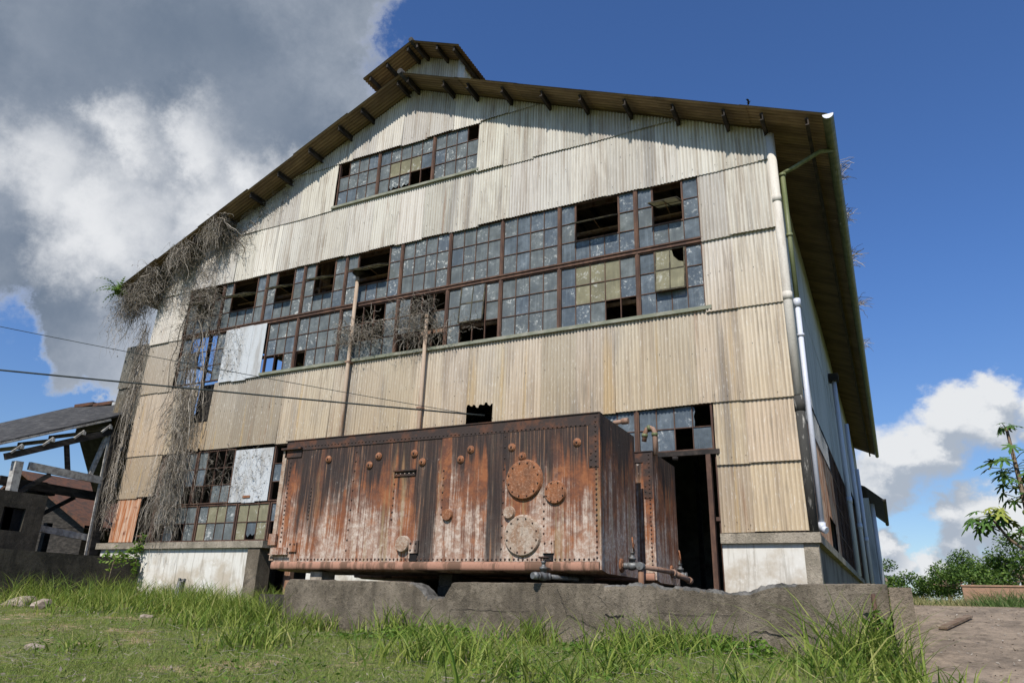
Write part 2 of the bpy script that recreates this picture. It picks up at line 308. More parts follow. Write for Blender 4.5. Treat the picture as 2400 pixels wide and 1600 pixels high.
# ------------------------------------------------------------------ mesh helpers
def tag(o, label, cat, group=None):
    o['label'] = label; o['category'] = cat
    if group: o['group'] = group
    return o
def empty(name, loc, label, cat, group=None):
    o = bpy.data.objects.new(name, None); COL.objects.link(o); o.location = loc; o.empty_display_size = .2
    return tag(o, label, cat, group)
def link(name, me, m, parent=None):
    o = bpy.data.objects.new(name, me); COL.objects.link(o)
    if m and not me.materials: me.materials.append(MATS[m])
    if parent:
        o.parent = parent
        if parent.type == 'EMPTY': o.matrix_parent_inverse = Matrix.Translation(-parent.location)
    return o
class MB:
    def __init__(s): s.v = []; s.f = []; s.sm = []
    def add(s, vs, fs, smooth=False):
        k = len(s.v); s.v += [tuple(map(float, v)) for v in vs]; s.f += [tuple(i+k for i in f) for f in fs]; s.sm += [smooth]*len(fs); return s
    def box(s, x0, x1, y0, y1, z0, z1):
        if x0 > x1: x0, x1 = x1, x0
        return s.add([(x0,y0,z0),(x1,y0,z0),(x1,y1,z0),(x0,y1,z0),(x0,y0,z1),(x1,y0,z1),(x1,y1,z1),(x0,y1,z1)],
                     [(0,3,2,1),(4,5,6,7),(0,1,5,4),(1,2,6,5),(2,3,7,6),(3,0,4,7)])
    def bar(s, p, q, w, h, up=(0,0,1)):
        p, q = Vector(p), Vector(q); d = (q-p).normalized(); a = d.cross(Vector(up))
        if a.length < 1e-4: a = d.cross(Vector((0,1,0)))
        a.normalize(); b = a.cross(d)
        vs = [c + a*sx*w/2 + b*sz*h/2 for c in (p, q) for sx, sz in ((-1,-1),(1,-1),(1,1),(-1,1))]
        return s.add(vs, [(0,1,2,3),(7,6,5,4),(0,4,5,1),(1,5,6,2),(2,6,7,3),(3,7,4,0)])
    def tube(s, pts, r, n=8, caps=True):
        pts = [Vector(p) for p in pts]; rs = r if isinstance(r, (list, tuple)) else [r]*len(pts)
        vs, fs = [], []; ref = None
        for i, p in enumerate(pts):
            d = (pts[min(i+1, len(pts)-1)]-pts[max(i-1, 0)]).normalized()
            if ref is None: ref = d.cross(Vector((0,0,1)) if abs(d.z) < .9 else Vector((1,0,0))).normalized()
            a = (ref - d*ref.dot(d)).normalized(); ref = a; b = d.cross(a)
            vs += [p + (a*math.cos(2*math.pi*k/n)+b*math.sin(2*math.pi*k/n))*rs[i] for k in range(n)]
        for i in range(len(pts)-1):
            for k in range(n): fs.append((i*n+k, i*n+(k+1)%n, (i+1)*n+(k+1)%n, (i+1)*n+k))
        s.add(vs, fs, True)
        if caps:
            k = len(s.v)-len(vs); s.f += [tuple(k+i for i in reversed(range(n))), tuple(k+len(vs)-n+i for i in range(n))]; s.sm += [False]*2
        return s
    def lathe(s, c, axis, prof, n=16):
        c = Vector(c); ax = Vector(axis).normalized()
        return s.tube([c+ax*t for t, r in prof], [max(r, .0005) for t, r in prof], n)
    def dome(s, c, axis, r, h, n=6):
        c = Vector(c); ax = Vector(axis).normalized(); a = ax.cross(Vector((0,0,1)) if abs(ax.z) < .9 else Vector((1,0,0))).normalized(); b = ax.cross(a)
        vs = [c + (a*math.cos(2*math.pi*k/n)+b*math.sin(2*math.pi*k/n))*rr+ax*hh for rr, hh in ((r,0),(r*.72,h*.7)) for k in range(n)]+[c+ax*h]
        return s.add(vs, [(k,(k+1)%n,n+(k+1)%n,n+k) for k in range(n)]+[(n+k,n+(k+1)%n,2*n) for k in range(n)], True)
    def mesh(s, name, off=None):
        me = bpy.data.meshes.new(name); v = s.v
        if off: v = [(a-off[0], b-off[1], c-off[2]) for a, b, c in v]
        me.from_pydata(v, [], s.f); me.polygons.foreach_set('use_smooth', s.sm); me.update(); return me
    def build(s, name, m, parent=None, origin=None):
        o = link(name, s.mesh(name, origin), m, parent)
        if origin: o.location = origin
        return o
def fast(name, V, F, m, rnd=None, smooth=False, parent=None):
    me = bpy.data.meshes.new(name); k = F.shape[1]
    me.vertices.add(len(V)); me.vertices.foreach_set('co', np.ascontiguousarray(V, np.float32).ravel())
    me.loops.add(F.size); me.loops.foreach_set('vertex_index', np.ascontiguousarray(F, np.int32).ravel())
    me.polygons.add(len(F)); me.polygons.foreach_set('loop_start', np.arange(0, F.size, k, dtype=np.int32))
    me.polygons.foreach_set('use_smooth', np.full(len(F), smooth))
    if rnd is not None:
        a = me.attributes.new('rnd', 'FLOAT', 'POINT'); a.data.foreach_set('value', np.ascontiguousarray(rnd, np.float32))
    me.update(calc_edges=True); me.validate()
    return link(name, me, m, parent)
def tubes(P, R):
    """P (n,m,3) polylines -> three-sided twigs"""
    n, m, _ = P.shape
    T = np.gradient(P, axis=1); T /= np.linalg.norm(T, axis=2, keepdims=True)+1e-9
    ref = rng.normal(size=(n,1,3)); A = np.cross(T, ref); A /= np.linalg.norm(A, axis=2, keepdims=True)+1e-9; B = np.cross(T, A)
    tap = np.linspace(1, .45, m)[None,:,None]*R[:,None,None]
    ring = np.stack([P + (A*math.cos(a)+B*math.sin(a))*tap for a in (0, 2.094, 4.189)], 2)
    V = ring.reshape(-1, 3); i = np.arange(n)[:,None,None]; j = np.arange(m-1)[None,:,None]; k = np.arange(3)[None,None,:]
    a = i*m*3+j*3+k; b = i*m*3+j*3+(k+1)%3
    return V, np.stack([a, b, b+3, a+3], -1).reshape(-1, 4), np.repeat(rng.random(n), m*3)
def struct(o): o['kind'] = 'structure'; return o
def stuff(o, label=None, cat=None):
    o['kind'] = 'stuff'
    if label: tag(o, label, cat)
    return o

# ------------------------------------------------------------------ terrain
def sstep(a, b, x):
    t = np.clip((x-a)/(b-a), 0, 1); return t*t*(3-2*t)
def ground_z(x, y):
    x = np.asarray(x, float); y = np.asarray(y, float); d = y+13.6
    z = -.95+.06*np.clip(d, -4, 9.3)+.035*np.clip(d-9.3, 0, 4.3)+.02*np.clip(d-13.6, 0, 170)+.013*np.clip(-6-x, 0, 14)*sstep(1, 9, d)
    z = z-sstep(.5, 1.3, x)*.016*np.clip(d, 0, 9.3)*sstep(14.5, 12.5, d)-.25*sstep(1.0, 1.4, x)*sstep(8.6, 9.6, d)*sstep(14, 13.2, d)
    z = z+.035*np.sin(x*1.3+.7*y)*np.sin(y*.9+1)+.02*np.sin(x*3.1)*np.sin(y*2.7)
    return z
xs = np.concatenate([[-1500,-600,-250,-120,-70], np.linspace(-45,-23,12), np.linspace(-22,6,113), np.linspace(8,40,14), [70,120,250,600,1500]])
ys = np.concatenate([[-300,-60,-25], np.linspace(-16,2,73), np.linspace(4,40,12), [60,100,180,400,900,2000]])
X, Y = np.meshgrid(xs, ys); Zg = ground_z(X, Y)
nx, ny = len(xs), len(ys); i, j = np.meshgrid(np.arange(nx-1), np.arange(ny-1)); a = (j*nx+i).ravel()
struct(fast('ground', np.stack([X,Y,Zg], -1).reshape(-1,3), np.stack([a,a+1,a+nx+1,a+nx], -1), 'grassy_soil', smooth=True))

# paved ramp on the right
mb = MB(); x0, x1 = 1.335, 14
def ramp_z(y): d = y+13.6; return .187-.168*(13.4-d)
ry = [-5.6,-4.4,-3,-1.5,-.2]
for k in range(4):
    mb.add([(x0,ry[k],ramp_z(ry[k])),(x1,ry[k],ramp_z(ry[k])),(x1,ry[k+1],ramp_z(ry[k+1])),(x0,ry[k+1],ramp_z(ry[k+1]))], [(0,1,2,3)])
mb.box(x0, x1, -.2, .35, -.4, ramp_z(-.2)+.012)
struct(mb.build('ramp', 'ramp_concrete'))
struct(MB().box(-8.2, 1.1, -4.2, -.02, -.6, .08).build('yard_slab', 'dark_concrete'))

# ------------------------------------------------------------------ the factory building
W, XC = 18.28, -9.14
SL = .455; ZA = 13.66
def roof_z(x): return ZA-SL*abs(x-XC)
B = empty('factory_building', (XC, 0, .1), 'big abandoned factory hall with rusted window bands and pale corrugated gable wall', 'building')
PITCHC, AMP = .076, .015
def corr_sheet(x0, x1, zlo, zhi, yb, yt, name='corrugated_sheet', m='weathered_sheet', color=(1,1,1,1), parent=B, slope=None, ragged=0, shear=0):
    """one corrugated sheet in the plane y = const; the bottom edge laps over the row below"""
    n = max(4, int((x1-x0)/PITCHC*6)); V, F = [], []
    rs = random.Random(int(x0*971+zlo*37)); yb -= rs.choice((0,0,0,.008,.018,.03)); bow = rs.uniform(-.012,.012); wob = rs.uniform(-.022, .022); tilt = rs.uniform(-.02, .02)
    for i in range(n+1):
        x = x0+(x1-x0)*i/n; zt = zhi if slope is None else min(zhi, slope(x))
        zl = min(zlo, zt-.001)
        o = AMP*math.cos(2*math.pi*x/PITCHC)
        rag = ragged*(math.sin(x*17+zlo)*.5+math.sin(x*41)*.5) if ragged else 0
        zm = (zl+zt)/2
        for z, y in ((zl+rag+wob+tilt*(x-x0), yb), (zm, (yb+yt)/2-abs(bow)), (zt, yt)): V.append((x+shear*(z-zm), y+o, z))
    for i in range(n):
        for j in (0, 1): a = i*3+j; F.append((a, a+3, a+4, a+1))
    mb = MB().add(V, F, True); o = mb.build(name, m, parent); o.color = color
    return o
def row(zlo, zhi, spans, color=(1,1,1,1), slope=None, wd=.83, phase=0., lapb=.05, cf=None):
    for (a, b) in spans:
        k0 = math.floor((a-phase)/wd); xs_ = [a]+[phase+k*wd for k in range(k0+1, k0+60) if a+.12 < phase+k*wd < b-.12]+[b]
        for i in range(len(xs_)-1):
            xa, xb = xs_[i], xs_[i+1]
            if slope and max(slope(xa), slope(xb), slope((xa+xb)/2)) < zlo+.03: continue
            c = list(color)
            t = random.uniform(.82, 1.06); c = [c[0]*t, c[1]*t*random.uniform(.985,1.01), c[2]*t*random.uniform(.96,1.02), 1]
            if cf: c = cf(xa, xb, c)
            off = random.uniform(0, .008)
            corr_sheet(xa-.02, xb+.02 if i < len(xs_)-2 else xb, zlo-lapb, zhi, -.042-off, -.012-off, color=c, slope=slope)
R_ = -.012
def leftgrey(xa, xb, c):
    if xb < -14.9 and xb > -15.2: return [.55,.54,.52,1]
    if -15.2 < xa < -13.2: k = .62+.1*((int(xa*3))%2); return [k*.95,k*.97,k,1]
    if xa < -16.9: return [.84,.79,.76,1]
    return c
def leftgrey2(xa, xb, c): return [.72,.69,.66,1] if xa < -16 else c
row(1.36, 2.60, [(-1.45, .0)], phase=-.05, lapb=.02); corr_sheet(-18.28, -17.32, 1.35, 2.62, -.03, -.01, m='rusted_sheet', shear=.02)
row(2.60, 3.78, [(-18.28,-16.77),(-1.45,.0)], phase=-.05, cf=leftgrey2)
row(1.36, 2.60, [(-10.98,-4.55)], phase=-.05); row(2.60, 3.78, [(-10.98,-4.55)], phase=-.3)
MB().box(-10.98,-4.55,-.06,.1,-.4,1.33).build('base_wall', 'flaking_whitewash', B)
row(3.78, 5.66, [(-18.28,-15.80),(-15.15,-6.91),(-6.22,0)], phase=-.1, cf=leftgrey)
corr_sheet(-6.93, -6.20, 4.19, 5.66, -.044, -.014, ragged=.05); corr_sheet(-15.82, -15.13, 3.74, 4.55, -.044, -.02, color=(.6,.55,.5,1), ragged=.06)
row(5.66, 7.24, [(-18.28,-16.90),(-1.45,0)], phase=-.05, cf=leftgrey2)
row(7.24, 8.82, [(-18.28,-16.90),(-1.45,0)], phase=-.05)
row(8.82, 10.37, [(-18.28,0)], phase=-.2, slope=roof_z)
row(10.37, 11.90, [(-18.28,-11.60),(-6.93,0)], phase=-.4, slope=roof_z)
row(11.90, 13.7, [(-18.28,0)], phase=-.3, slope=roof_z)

nl_ = MB()
for (zn, spans) in ((1.5,[(-1.4,-.05)]),(2.7,[(-18.2,-16.8),(-1.4,-.05)]),(3.86,[(-18.2,-7),(-6.2,-.05)]),(4.8,[(-15,-.05)]),(5.56,[(-13.3,-.05)]),(6.4,[(-1.4,-.05)]),(7.33,[(-18.2,-17),(-1.4,-.05)]),(8.0,[(-1.4,-.05)]),(8.92,[(-17.5,-.05)]),(9.7,[(-16.6,-1.2)]),(10.45,[(-15.5,-11.7),(-6.8,-2.6)]),(11.2,[(-13.8,-11.7),(-6.8,-4)]),(12.0,[(-12.5,-5.8)])):
    for (a, b) in spans:
        x = a
        while x < b:
            if random.random() < .55: nl_.dome((x+random.uniform(-.02,.02), -.062, zn+random.uniform(-.04,.04)), (0,-1,0), .009, .012, 5)
            x += PITCHC*3
o = nl_.build('roofing_nails', 'dark_steel', B); o['kind'] = 'stuff'
# ---- windows
paneM = MB().box(-.5,.5,-.5,.5,-.5,.5)
paneME = {}
for k in ('dusty_glass','yellowed_glass','clear_grimy_glass'):
    paneME[k] = paneM.mesh('pane'); paneME[k].materials.append(MATS[k])
def pane(cx, cy, cz, w, h, kind, parent, rotx=0):
    o = bpy.data.objects.new('pane', paneME[kind]); COL.objects.link(o); o.parent = parent
    o.location = (cx, cy, cz); o.scale = (w, .005, h); o.rotation_euler = (rotx, random.uniform(-.004,.004), random.uniform(-.006,.006))
    if not rotx: o.rotation_euler.x = random.uniform(-.012,.012)
    return o
def shard(pts, y, kind, parent):
    mb = MB(); n = len(pts)
    if sum(pts[i][0]*pts[(i+1)%n][1]-pts[(i+1)%n][0]*pts[i][1] for i in range(n)) < 0: pts = pts[::-1]
    mb.add([(x, y, z) for x, z in pts]+[(x, y+.005, z) for x, z in pts], [tuple(range(n)), tuple(range(2*n-1, n-1, -1))]+[(i, (i+1)%n+0, (i+1)%n+n, i+n) for i in range(n)])
    return mb.build('broken_pane', kind, parent)
def window(x0, x1, z0, z1, nc, nr, missing=(), yellow=(), opening=None, edge=.036, kinds=None, y=.02, broken=(), name='window_frame'):
    """rows counted from the top; opening = (c0, c1, r0, r1) left free for a vent sash"""
    mb = MB(); e = edge; ym = y+.022
    mb.box(x0, x0+e, y-.03, y+.05, z0, z1); mb.box(x1-e, x1, y-.03, y+.05, z0, z1)
    mb.box(x0+e, x1-e, y-.026, y+.046, z0, z0+e*.8); mb.box(x0+e, x1-e, y-.026, y+.046, z1-e*.8, z1)
    ix0, ix1, iz0, iz1 = x0+e, x1-e, z0+e*.8, z1-e*.8; pw, ph = (ix1-ix0)/nc, (iz1-iz0)/nr
    op = opening
    def inop(c, r): return op and op[0] <= c < op[1] and op[2] <= r < op[3]
    for c in range(1, nc):
        for r in range(nr):
            if inop(c, r) and inop(c-1, r): continue
            zt = iz1-r*ph; x = ix0+c*pw; t = .02 if (inop(c, r) or inop(c-1, r)) else .0085
            mb.box(x-t, x+t, y-.018, y+.03, zt-ph, zt)
    for r in range(1, nr):
        for c in range(nc):
            if inop(c, r) and inop(c, r-1): continue
            z = iz1-r*ph; x = ix0+c*pw; t = .018 if (inop(c, r) or inop(c, r-1)) else .008
            mb.box(x+.009, x+pw-.009, y-.015, y+.027, z-t, z+t)
    fr = mb.build(name, 'frame_rust', B)
    for r in range(nr):
        for c in range(nc):
            if (c, r) in missing or inop(c, r): continue
            cx, cz = ix0+(c+.5)*pw, iz1-(r+.5)*ph
            kind = 'yellowed_glass' if (c, r) in yellow else ('clear_grimy_glass' if random.random() < (kinds if kinds is not None else .18) else 'dusty_glass')
            if (c, r) in broken:
                a, b, l, h = cx-pw/2+.01, cx+pw/2-.01, cz-ph/2+.01, cz+ph/2-.01; q = broken[(c, r)] if isinstance(broken, dict) else 0
                if q == 0: P = [(a,h),(b,h),(b,l+ph*.35),(cx+.05,l+ph*.2),(cx-.02,l+ph*.33),(cx-.1,l+ph*.12),(a,l+ph*.3)]
                elif q == 1: P = [(a,l),(b,l),(b,h-ph*.72),(cx+.06,h-ph*.6),(cx-.04,h-ph*.33),(cx-.05,h-.05),(a,h)]
                else: P = [(a,l),(a+.02,l),(a+.03,cz-.1),(a+.015,cz),(a+.045,cz+.1),(a+.03,h-.03),(a,h)]
                shard(P, y+.012, kind, fr); continue
            pane(cx, y+.006, cz, pw-.016, ph-.014, kind, fr)
    return fr, (ix0, iz1, pw, ph)
def vent(x0, x1, z0, z1, nc, ang, kind='yellowed_glass', nr=2, y=.03, zp=None, missing=()):
    """centre-hung sash swung open: its bottom edge comes out of the wall"""
    zc = (z0+z1)/2 if zp is None else zp; h = (z1-z0)*.97; hw = h/2; sa, ca = math.sin(ang), math.cos(ang)
    P = lambda x, w_: (x, y+w_*sa, zc+w_*ca)
    mb = MB(); up = (0, -ca, sa)
    for w_ in (-hw, 0, hw): mb.bar(P(x0+.01, w_), P(x1-.01, w_), .03 if w_ else .02, .035, (0, sa, ca))
    for c in range(nc+1): x = x0+.012+(x1-x0-.024)*c/nc; mb.bar(P(x, -hw), P(x, hw), .03 if c in (0, nc) else .018, .03, (0, -ca, sa))
    fr = mb.build('vent_sash', 'sash_edge', B); pw = (x1-x0-.024)/nc
    for c in range(nc):
        for r in range(nr):
            if (c, r) in missing: continue
            wc = hw-(r+.5)*h/nr; q = P(x0+.012+(c+.5)*pw, wc)
            pane(*q, pw-.02, h/nr-.03, kind, fr, rotx=-ang)
    mb = MB(); mb.bar((x0+.02, y+.20, zc-.18), (x1-.02, y+.20, zc-.18), .025, .03); xm = (x0+x1)/2
    mb.bar((xm, y+.2, zc-.16), P(xm, -hw*.6), .015, .015); mb.build('stay_bar', 'rusty_pipe', fr)
edges = [-16.90,-15.48,-13.77,-12.37,-10.90,-9.09,-7.63,-6.17,-4.68,-2.86,-1.45]; ncs = [4,5,4,4,5,4,4,4,5,4]
ZT, ZM, ZB = 8.80, 7.245, 5.74
opens = {0:1.15,1:1.16,2:1.12,3:1.12,4:1.13,8:1.05,9:1.22}
for k in range(10):
    a, b, nc = edges[k]+.012, edges[k+1]-.012, ncs[k]; op = (1, nc-1, 0, 2) if k in opens else None
    fr, (ix, iz, pw, ph) = window(a, b, ZM+.055, ZT, nc, 3, opening=op, kinds=.5 if k > 6 else .12, missing=((0,0),(3,0)) if k == 0 else ())
    if op: vent(ix+pw+.015, ix+(nc-1)*pw-.015, iz-2*ph+.01, iz-.01, nc-2, opens[k], kind='yellowed_glass' if k != 8 else 'dusty_glass')
lower = {0: dict(missing=((1,0),(2,0),(2,1),(2,2),(1,2),(3,0),(3,1),(3,2))), 2: None,
         3: dict(missing=((0,2),)), 4: dict(missing=((1,0),(2,0),(3,0),(1,1),(2,1),(3,1))),
         5: dict(missing=((1,0),(2,0),(3,0),(0,2),(1,2),(2,2),(3,2),(2,1))), 6: dict(missing=((1,2),(2,2),(3,2)), opening=(1,3,0,2)),
         7: {}, 8: dict(missing=((3,2),(4,2)), yellow=((1,0),(2,0),(3,0),(1,1),(2,1),(3,1))), 9: dict(opening=(1,3,0,2))}
for k, kw in lower.items():
    if k == 0: window(-16.88, -15.02, ZB, ZM-.055, 5, 3, **kw); continue
    if k == 2: window(-13.44, -12.382, ZB, ZM-.055, 3, 3, missing=((0,2),(1,2))); continue
    a, b, nc = edges[k]+.012, edges[k+1]-.012, ncs[k]
    fr, (ix, iz, pw, ph) = window(a, b, ZB, ZM-.055, nc, 3, kinds=.6 if k > 7 else .1, **kw)
    if k == 6: vent(ix+pw+.01, ix+3*pw-.01, iz-2*ph-.02, iz+.06, 2, .10, y=-.05, kind='dusty_glass')
    if k == 9:
        vent(ix+pw+.01, ix+3*pw-.01, iz-2*ph-.05, iz+.03, 2, .12, y=-.05, missing=((1,0),))
        x0_, x1_, zt_, zb_ = ix+2*pw+.02, ix+3*pw-.04, iz-.02, iz-ph-.02
        shard([(x0_,zb_+.02),(x1_,zb_+.02),(x1_,zb_+.12),(x0_+.17,zb_+.16),(x0_+.07,zb_+.28),(x0_+.04,zt_-.04),(x0_,zt_-.03)], -.06, 'yellowed_glass', fr)
# white boards closing part of the lower band
for (xa, xb, za, zb, yy) in ((-15.00,-14.45,5.63,7.19,-.062),(-14.47,-13.95,5.60,7.20,-.068),(-13.97,-13.45,5.64,7.19,-.060)):
    MB().box(xa, xb, yy-.012, yy, za, zb).build('white_sheet', 'white_board', B)
for (xa, za) in ((-14.1,7.02),(-14.25,6.35),(-14.35,5.75)): MB().box(xa, xa+.38, -.036, -.031, za, za+.07).build('rust_patch', 'rust_orange', B)
# transom, mullions and sill of the band
MB().box(-16.9,-1.45,-.035,.06,ZM-.052,ZM+.052).box(-16.9,-1.45,-.06,-.0352,ZM+.02,ZM+.05).build('transom', 'frame_rust', B)
for x in edges[1:-1]:
    MB().box(x-.026,x+.026,-.028,.05,ZM+.053,ZT+.01).build('mullion', 'frame_rust', B)
    if x > -13: MB().box(x-.026,x+.026,-.028,.05,ZB-.01,ZM-.053).build('mullion', 'frame_rust', B)
MB().box(-13.47,-1.36,-.085,.05,5.66,5.735).build('window_sill', 'green_sill', B)
# top window in the gable
ue = [-11.58,-10.16,-8.35,-6.95]
window(ue[0],ue[1]-.012,10.44,11.885,4,3,missing=((0,0),),kinds=.3)
window(ue[1]+.012,ue[2]-.012,10.44,11.885,5,3,missing=((4,2),(3,2)),yellow=((1,1),(2,1),(3,1)),broken={(1,2):0,(2,2):0},kinds=.3)
window(ue[2]+.012,ue[3],10.44,11.885,4,3,missing=((3,0),),kinds=.3)
for x in ue[1:3]: MB().box(x-.026,x+.026,-.028,.05,10.43,11.89).build('mullion', 'frame_rust', B)
MB().box(-11.66,-6.9,-.085,.05,10.37,10.436).build('window_sill', 'green_sill', B)
# light over the door
window(-4.5,-3.0,2.86,3.77,4,2,kinds=.7); window(-2.976,-1.5,2.86,3.77,4,2,missing=((2,1),),broken={(3,0):2},kinds=.8)
MB().box(-3.005,-2.965,-.03,.05,2.86,3.77).build('mullion', 'frame_rust', B)
MB().box(-4.6,-1.40,-.07,.06,2.765,2.855).build('door_lintel', 'dark_steel', B)
MB().box(-1.66,-1.575,-.09,.03,.1,2.76).box(-1.5,-1.47,-.02,.06,.1,2.76).build('door_post', 'frame_rust', B)
MB().box(-1.55,-1.47,-.05,.02,1.55,1.62).build('door_latch', 'frame_rust', B)
# lower left windows
window(-16.62,-15.35,2.30,3.72,4,3,missing=((0,0),(1,1),(3,2)),kinds=.2); window(-15.32,-13.93,2.30,3.72,4,3,missing=((1,0),(2,0),(3,0),(1,1),(2,1),(3,1),(0,2),(1,2)),kinds=.2)
window(-12.55,-11.0,2.30,3.72,4,3,missing=((0,0),(0,2),(2,1)),kinds=.9)
ly = tuple((c, r) for c in (3,4,5,6,7) for r in (0,1) if (c+r) % 3)
window(-16.62,-15.0,1.345,2.27,4,2,missing=((0,1),(2,1)),kinds=.3); window(-14.97,-13.58,1.345,2.27,4,2,yellow=((1,0),(0,1),(2,0)),missing=(),kinds=.2)
window(-13.55,-12.46,1.345,2.27,3,2,yellow=((0,0),(1,0),(2,0),(0,1),(2,1)),broken={(1,1):0},kinds=.3); window(-12.43,-11.0,1.345,2.27,4,2,missing=((0,1),(1,0)),kinds=.8)
for (xa, xb, za) in ((-13.90,-13.42,2.30),(-13.44,-12.99,2.28),(-13.01,-12.57,2.31)): MB().box(xa, xb, -.04+.006*za, -.028+.006*za, za, 3.66).build('white_sheet', 'white_board', B)
MB().box(-13.4,-13.15,-.05,-.044,2.40,2.46).build('rust_patch', 'rust_orange', B)
MB().box(-16.72,-16.62,-.02,.06,1.33,3.74).build('mullion', 'frame_rust', B); MB().box(-17.3,-16.74,.03,.06,1.50,1.55).build('rail', 'frame_rust', B)

# sills and base walls
MB().box(-18.62,-12.36,-.16,.12,1.17,1.33).build('base_ledge', 'sill_concrete', B)
MB().box(-18.5,-12.86,-.06,.14,-.6,1.165).build('base_wall', 'flaking_whitewash', B)
MB().box(-12.86,-12.47,-.12,.3,-.6,1.168).build('base_post', 'stained_concrete', B)
MB().box(-15.9,-15.05,.15,.18,4.3,5.7).build('hole_dark_board', 'dark_timber', B)  # added dark board: keeps sky out of the hole, stands in for dim interior
MB().box(-1.48,.17,-.15,.12,1.15,1.32).build('base_ledge', 'sill_concrete', B)
MB().box(-1.47,-.12,-.075,.14,-.6,1.146).build('base_wall', 'flaking_whitewash', B)
MB().box(-.12,.12,-.085,.14,-.6,1.147).build('base_post', 'sill_concrete', B)
MB().box(.02,.16,.12,34,1.16,1.31).build('base_ledge', 'sill_concrete', B); MB().box(-.05,.06,.14,34,-.6,1.158).build('base_wall', 'interior_wall', B)

# corner roll
mb = MB().tube([(.055,-.005,3.74),(.055,-.005,6),(.06,-.01,9.35)], [.088,.088,.088], 12); mb.build('corner_trim', 'pale_trim', B)
[MB().tube([(.055,-.005,z),(.055,-.005,z+.16)], .097, 12).build('trim_collar', 'pale_trim', B) for z in (5.62,7.75)]
MB().tube([(.055,-.0,1.33),(.055,-.0,3.73)], .088, 12).build('corner_trim', 'mossy_trim', B); MB().tube([(.055,-.0,3.45),(.055,-.0,3.7)], .098, 12).build('trim_collar', 'mossy_trim', B)

# side wall (right) and left wall
def side_sheet(x, y0, y1, z0, z1, m, name='side_sheet', amp=.012):
    n = max(8, int((y1-y0)/PITCHC*4)); V, F = [], []
    for i in range(n+1):
        y = y0+(y1-y0)*i/n; o = amp*math.cos(2*math.pi*y/PITCHC)
        V += [(x+o, y, z0), (x+o, y, z1)]
    F = [(2*i, 2*i+2, 2*i+3, 2*i+1) for i in range(n)]
    return MB().add(V, F, True).build(name, m, B)
yy = .1
for k in range(17):
    y1 = yy+2.0; side_sheet(.012+.004*(k % 2), yy, y1+.04, 4.45 if k < 9 else 5.0, 7.0, 'side_grey_sheet'); side_sheet(.024+.004*(k % 2), yy, y1+.04, 6.95, 9.4, 'side_grey_sheet')
    if k < 4:
        for q in range(2): side_sheet(.01+.005*q, yy+q*1.0, yy+q+1.02, 1.33 if (k+q) % 3 else 2.2, 3.6, 'rusted_sheet', amp=.008)
        fr = MB().box(-.03,.03,yy,yy+2,3.6,3.66).build('side_window_frame', 'frame_rust', B)
        for q in range(5): pane(.0, yy+.2+q*.4, 4.03, .01, .72, 'clear_grimy_glass', fr).scale = (.005,.37,.74)
    else:
        mb = MB()
        for q in range(6): mb.box(-.02,.02,yy+q*.4-.012,yy+q*.4+.012,1.35,4.42)
        for zz in (1.35,2.1,2.9,3.65,4.4): mb.box(-.018,.018,yy+.013,y1-.013,zz-.012,zz+.012)
        fr = mb.build('side_window_frame', 'frame_rust', B)
        for q in range(5):
            for zz in (1.72,2.5,3.27,4.02):
                if random.random() < .8: pane(.0, yy+.2+q*.4, zz, .005, .7, 'clear_grimy_glass', fr).scale = (.005,.37,.72)
    yy = y1
for k in range(8):                                            # left wall with a band of glassless openings near the front
    y0, y1 = .1+4*k, 4.1+4*k
    if k > 2: MB().box(-18.315,-18.275,y0,y1,5.5,8.6).build('left_wall_panel', 'interior_wall', B)
    MB().box(-18.32,-18.27,y0,y1,-.5,5.5).build('left_wall_panel', 'interior_wall', B); MB().box(-18.32,-18.27,y0,y1,8.6,9.45).build('left_wall_panel', 'interior_wall', B)
    mb = MB(); [mb.box(-18.33,-18.26,y0+q*1.0-.05,y0+q*1.0+.05,5.5,8.6) for q in range(4)]; mb.box(-18.325,-18.265,y0+.06,y1-.06,7.0,7.08).build('left_window_frame', 'frame_rust', B)
MB().box(-18.3,0,33.6,33.8,-.5,13.6).build('rear_wall', 'interior_wall', B)
MB().box(-18.25,-.06,.3,33.5,-.5,.12).build('interior_floor', 'interior_floor', B)

# roof: corrugated sheets running down the slope
def roof_sheet(x0, x1, y0, y1, dz, parent=B, ap=None, zf=roof_z, m='brown_roof_sheet', name='roof_sheet', step=4):
    n = max(6, int((y1-y0)/.105*step)); V, F = [], []
    for i in range(n+1):
        y = y0+(y1-y0)*i/n; o = .02*math.cos(2*math.pi*y/.105)
        V += [(x0, y, zf(x0)+dz+o), (x1, y, zf(x1)+dz+o)]
    F = [(2*i, 2*i+1, 2*i+3, 2*i+2) for i in range(n)]
    return MB().add(V, F, True).build(name, m, parent)
OV = 1.2
for sgn in (-1, 1):
    cuts = [.0,1.75,3.5,5.25,7.0,8.75,W/2+OV]
    for k in range(6):
        a, b = XC+sgn*cuts[k], XC+sgn*(cuts[k+1]+(.12 if k < 5 else 0))
        dz = .030+.016*(k % 2)+.004*k
        roof_sheet(a, b, -.74+random.uniform(-.02,.02), 1.3, dz); roof_sheet(a, b, 1.25, 34.2, dz+.003, step=2)
MB().tube([(XC,-.80,ZA+.05),(XC,34,ZA+.05)], .085, 8).build('ridge_cap', 'slate_roof', B)
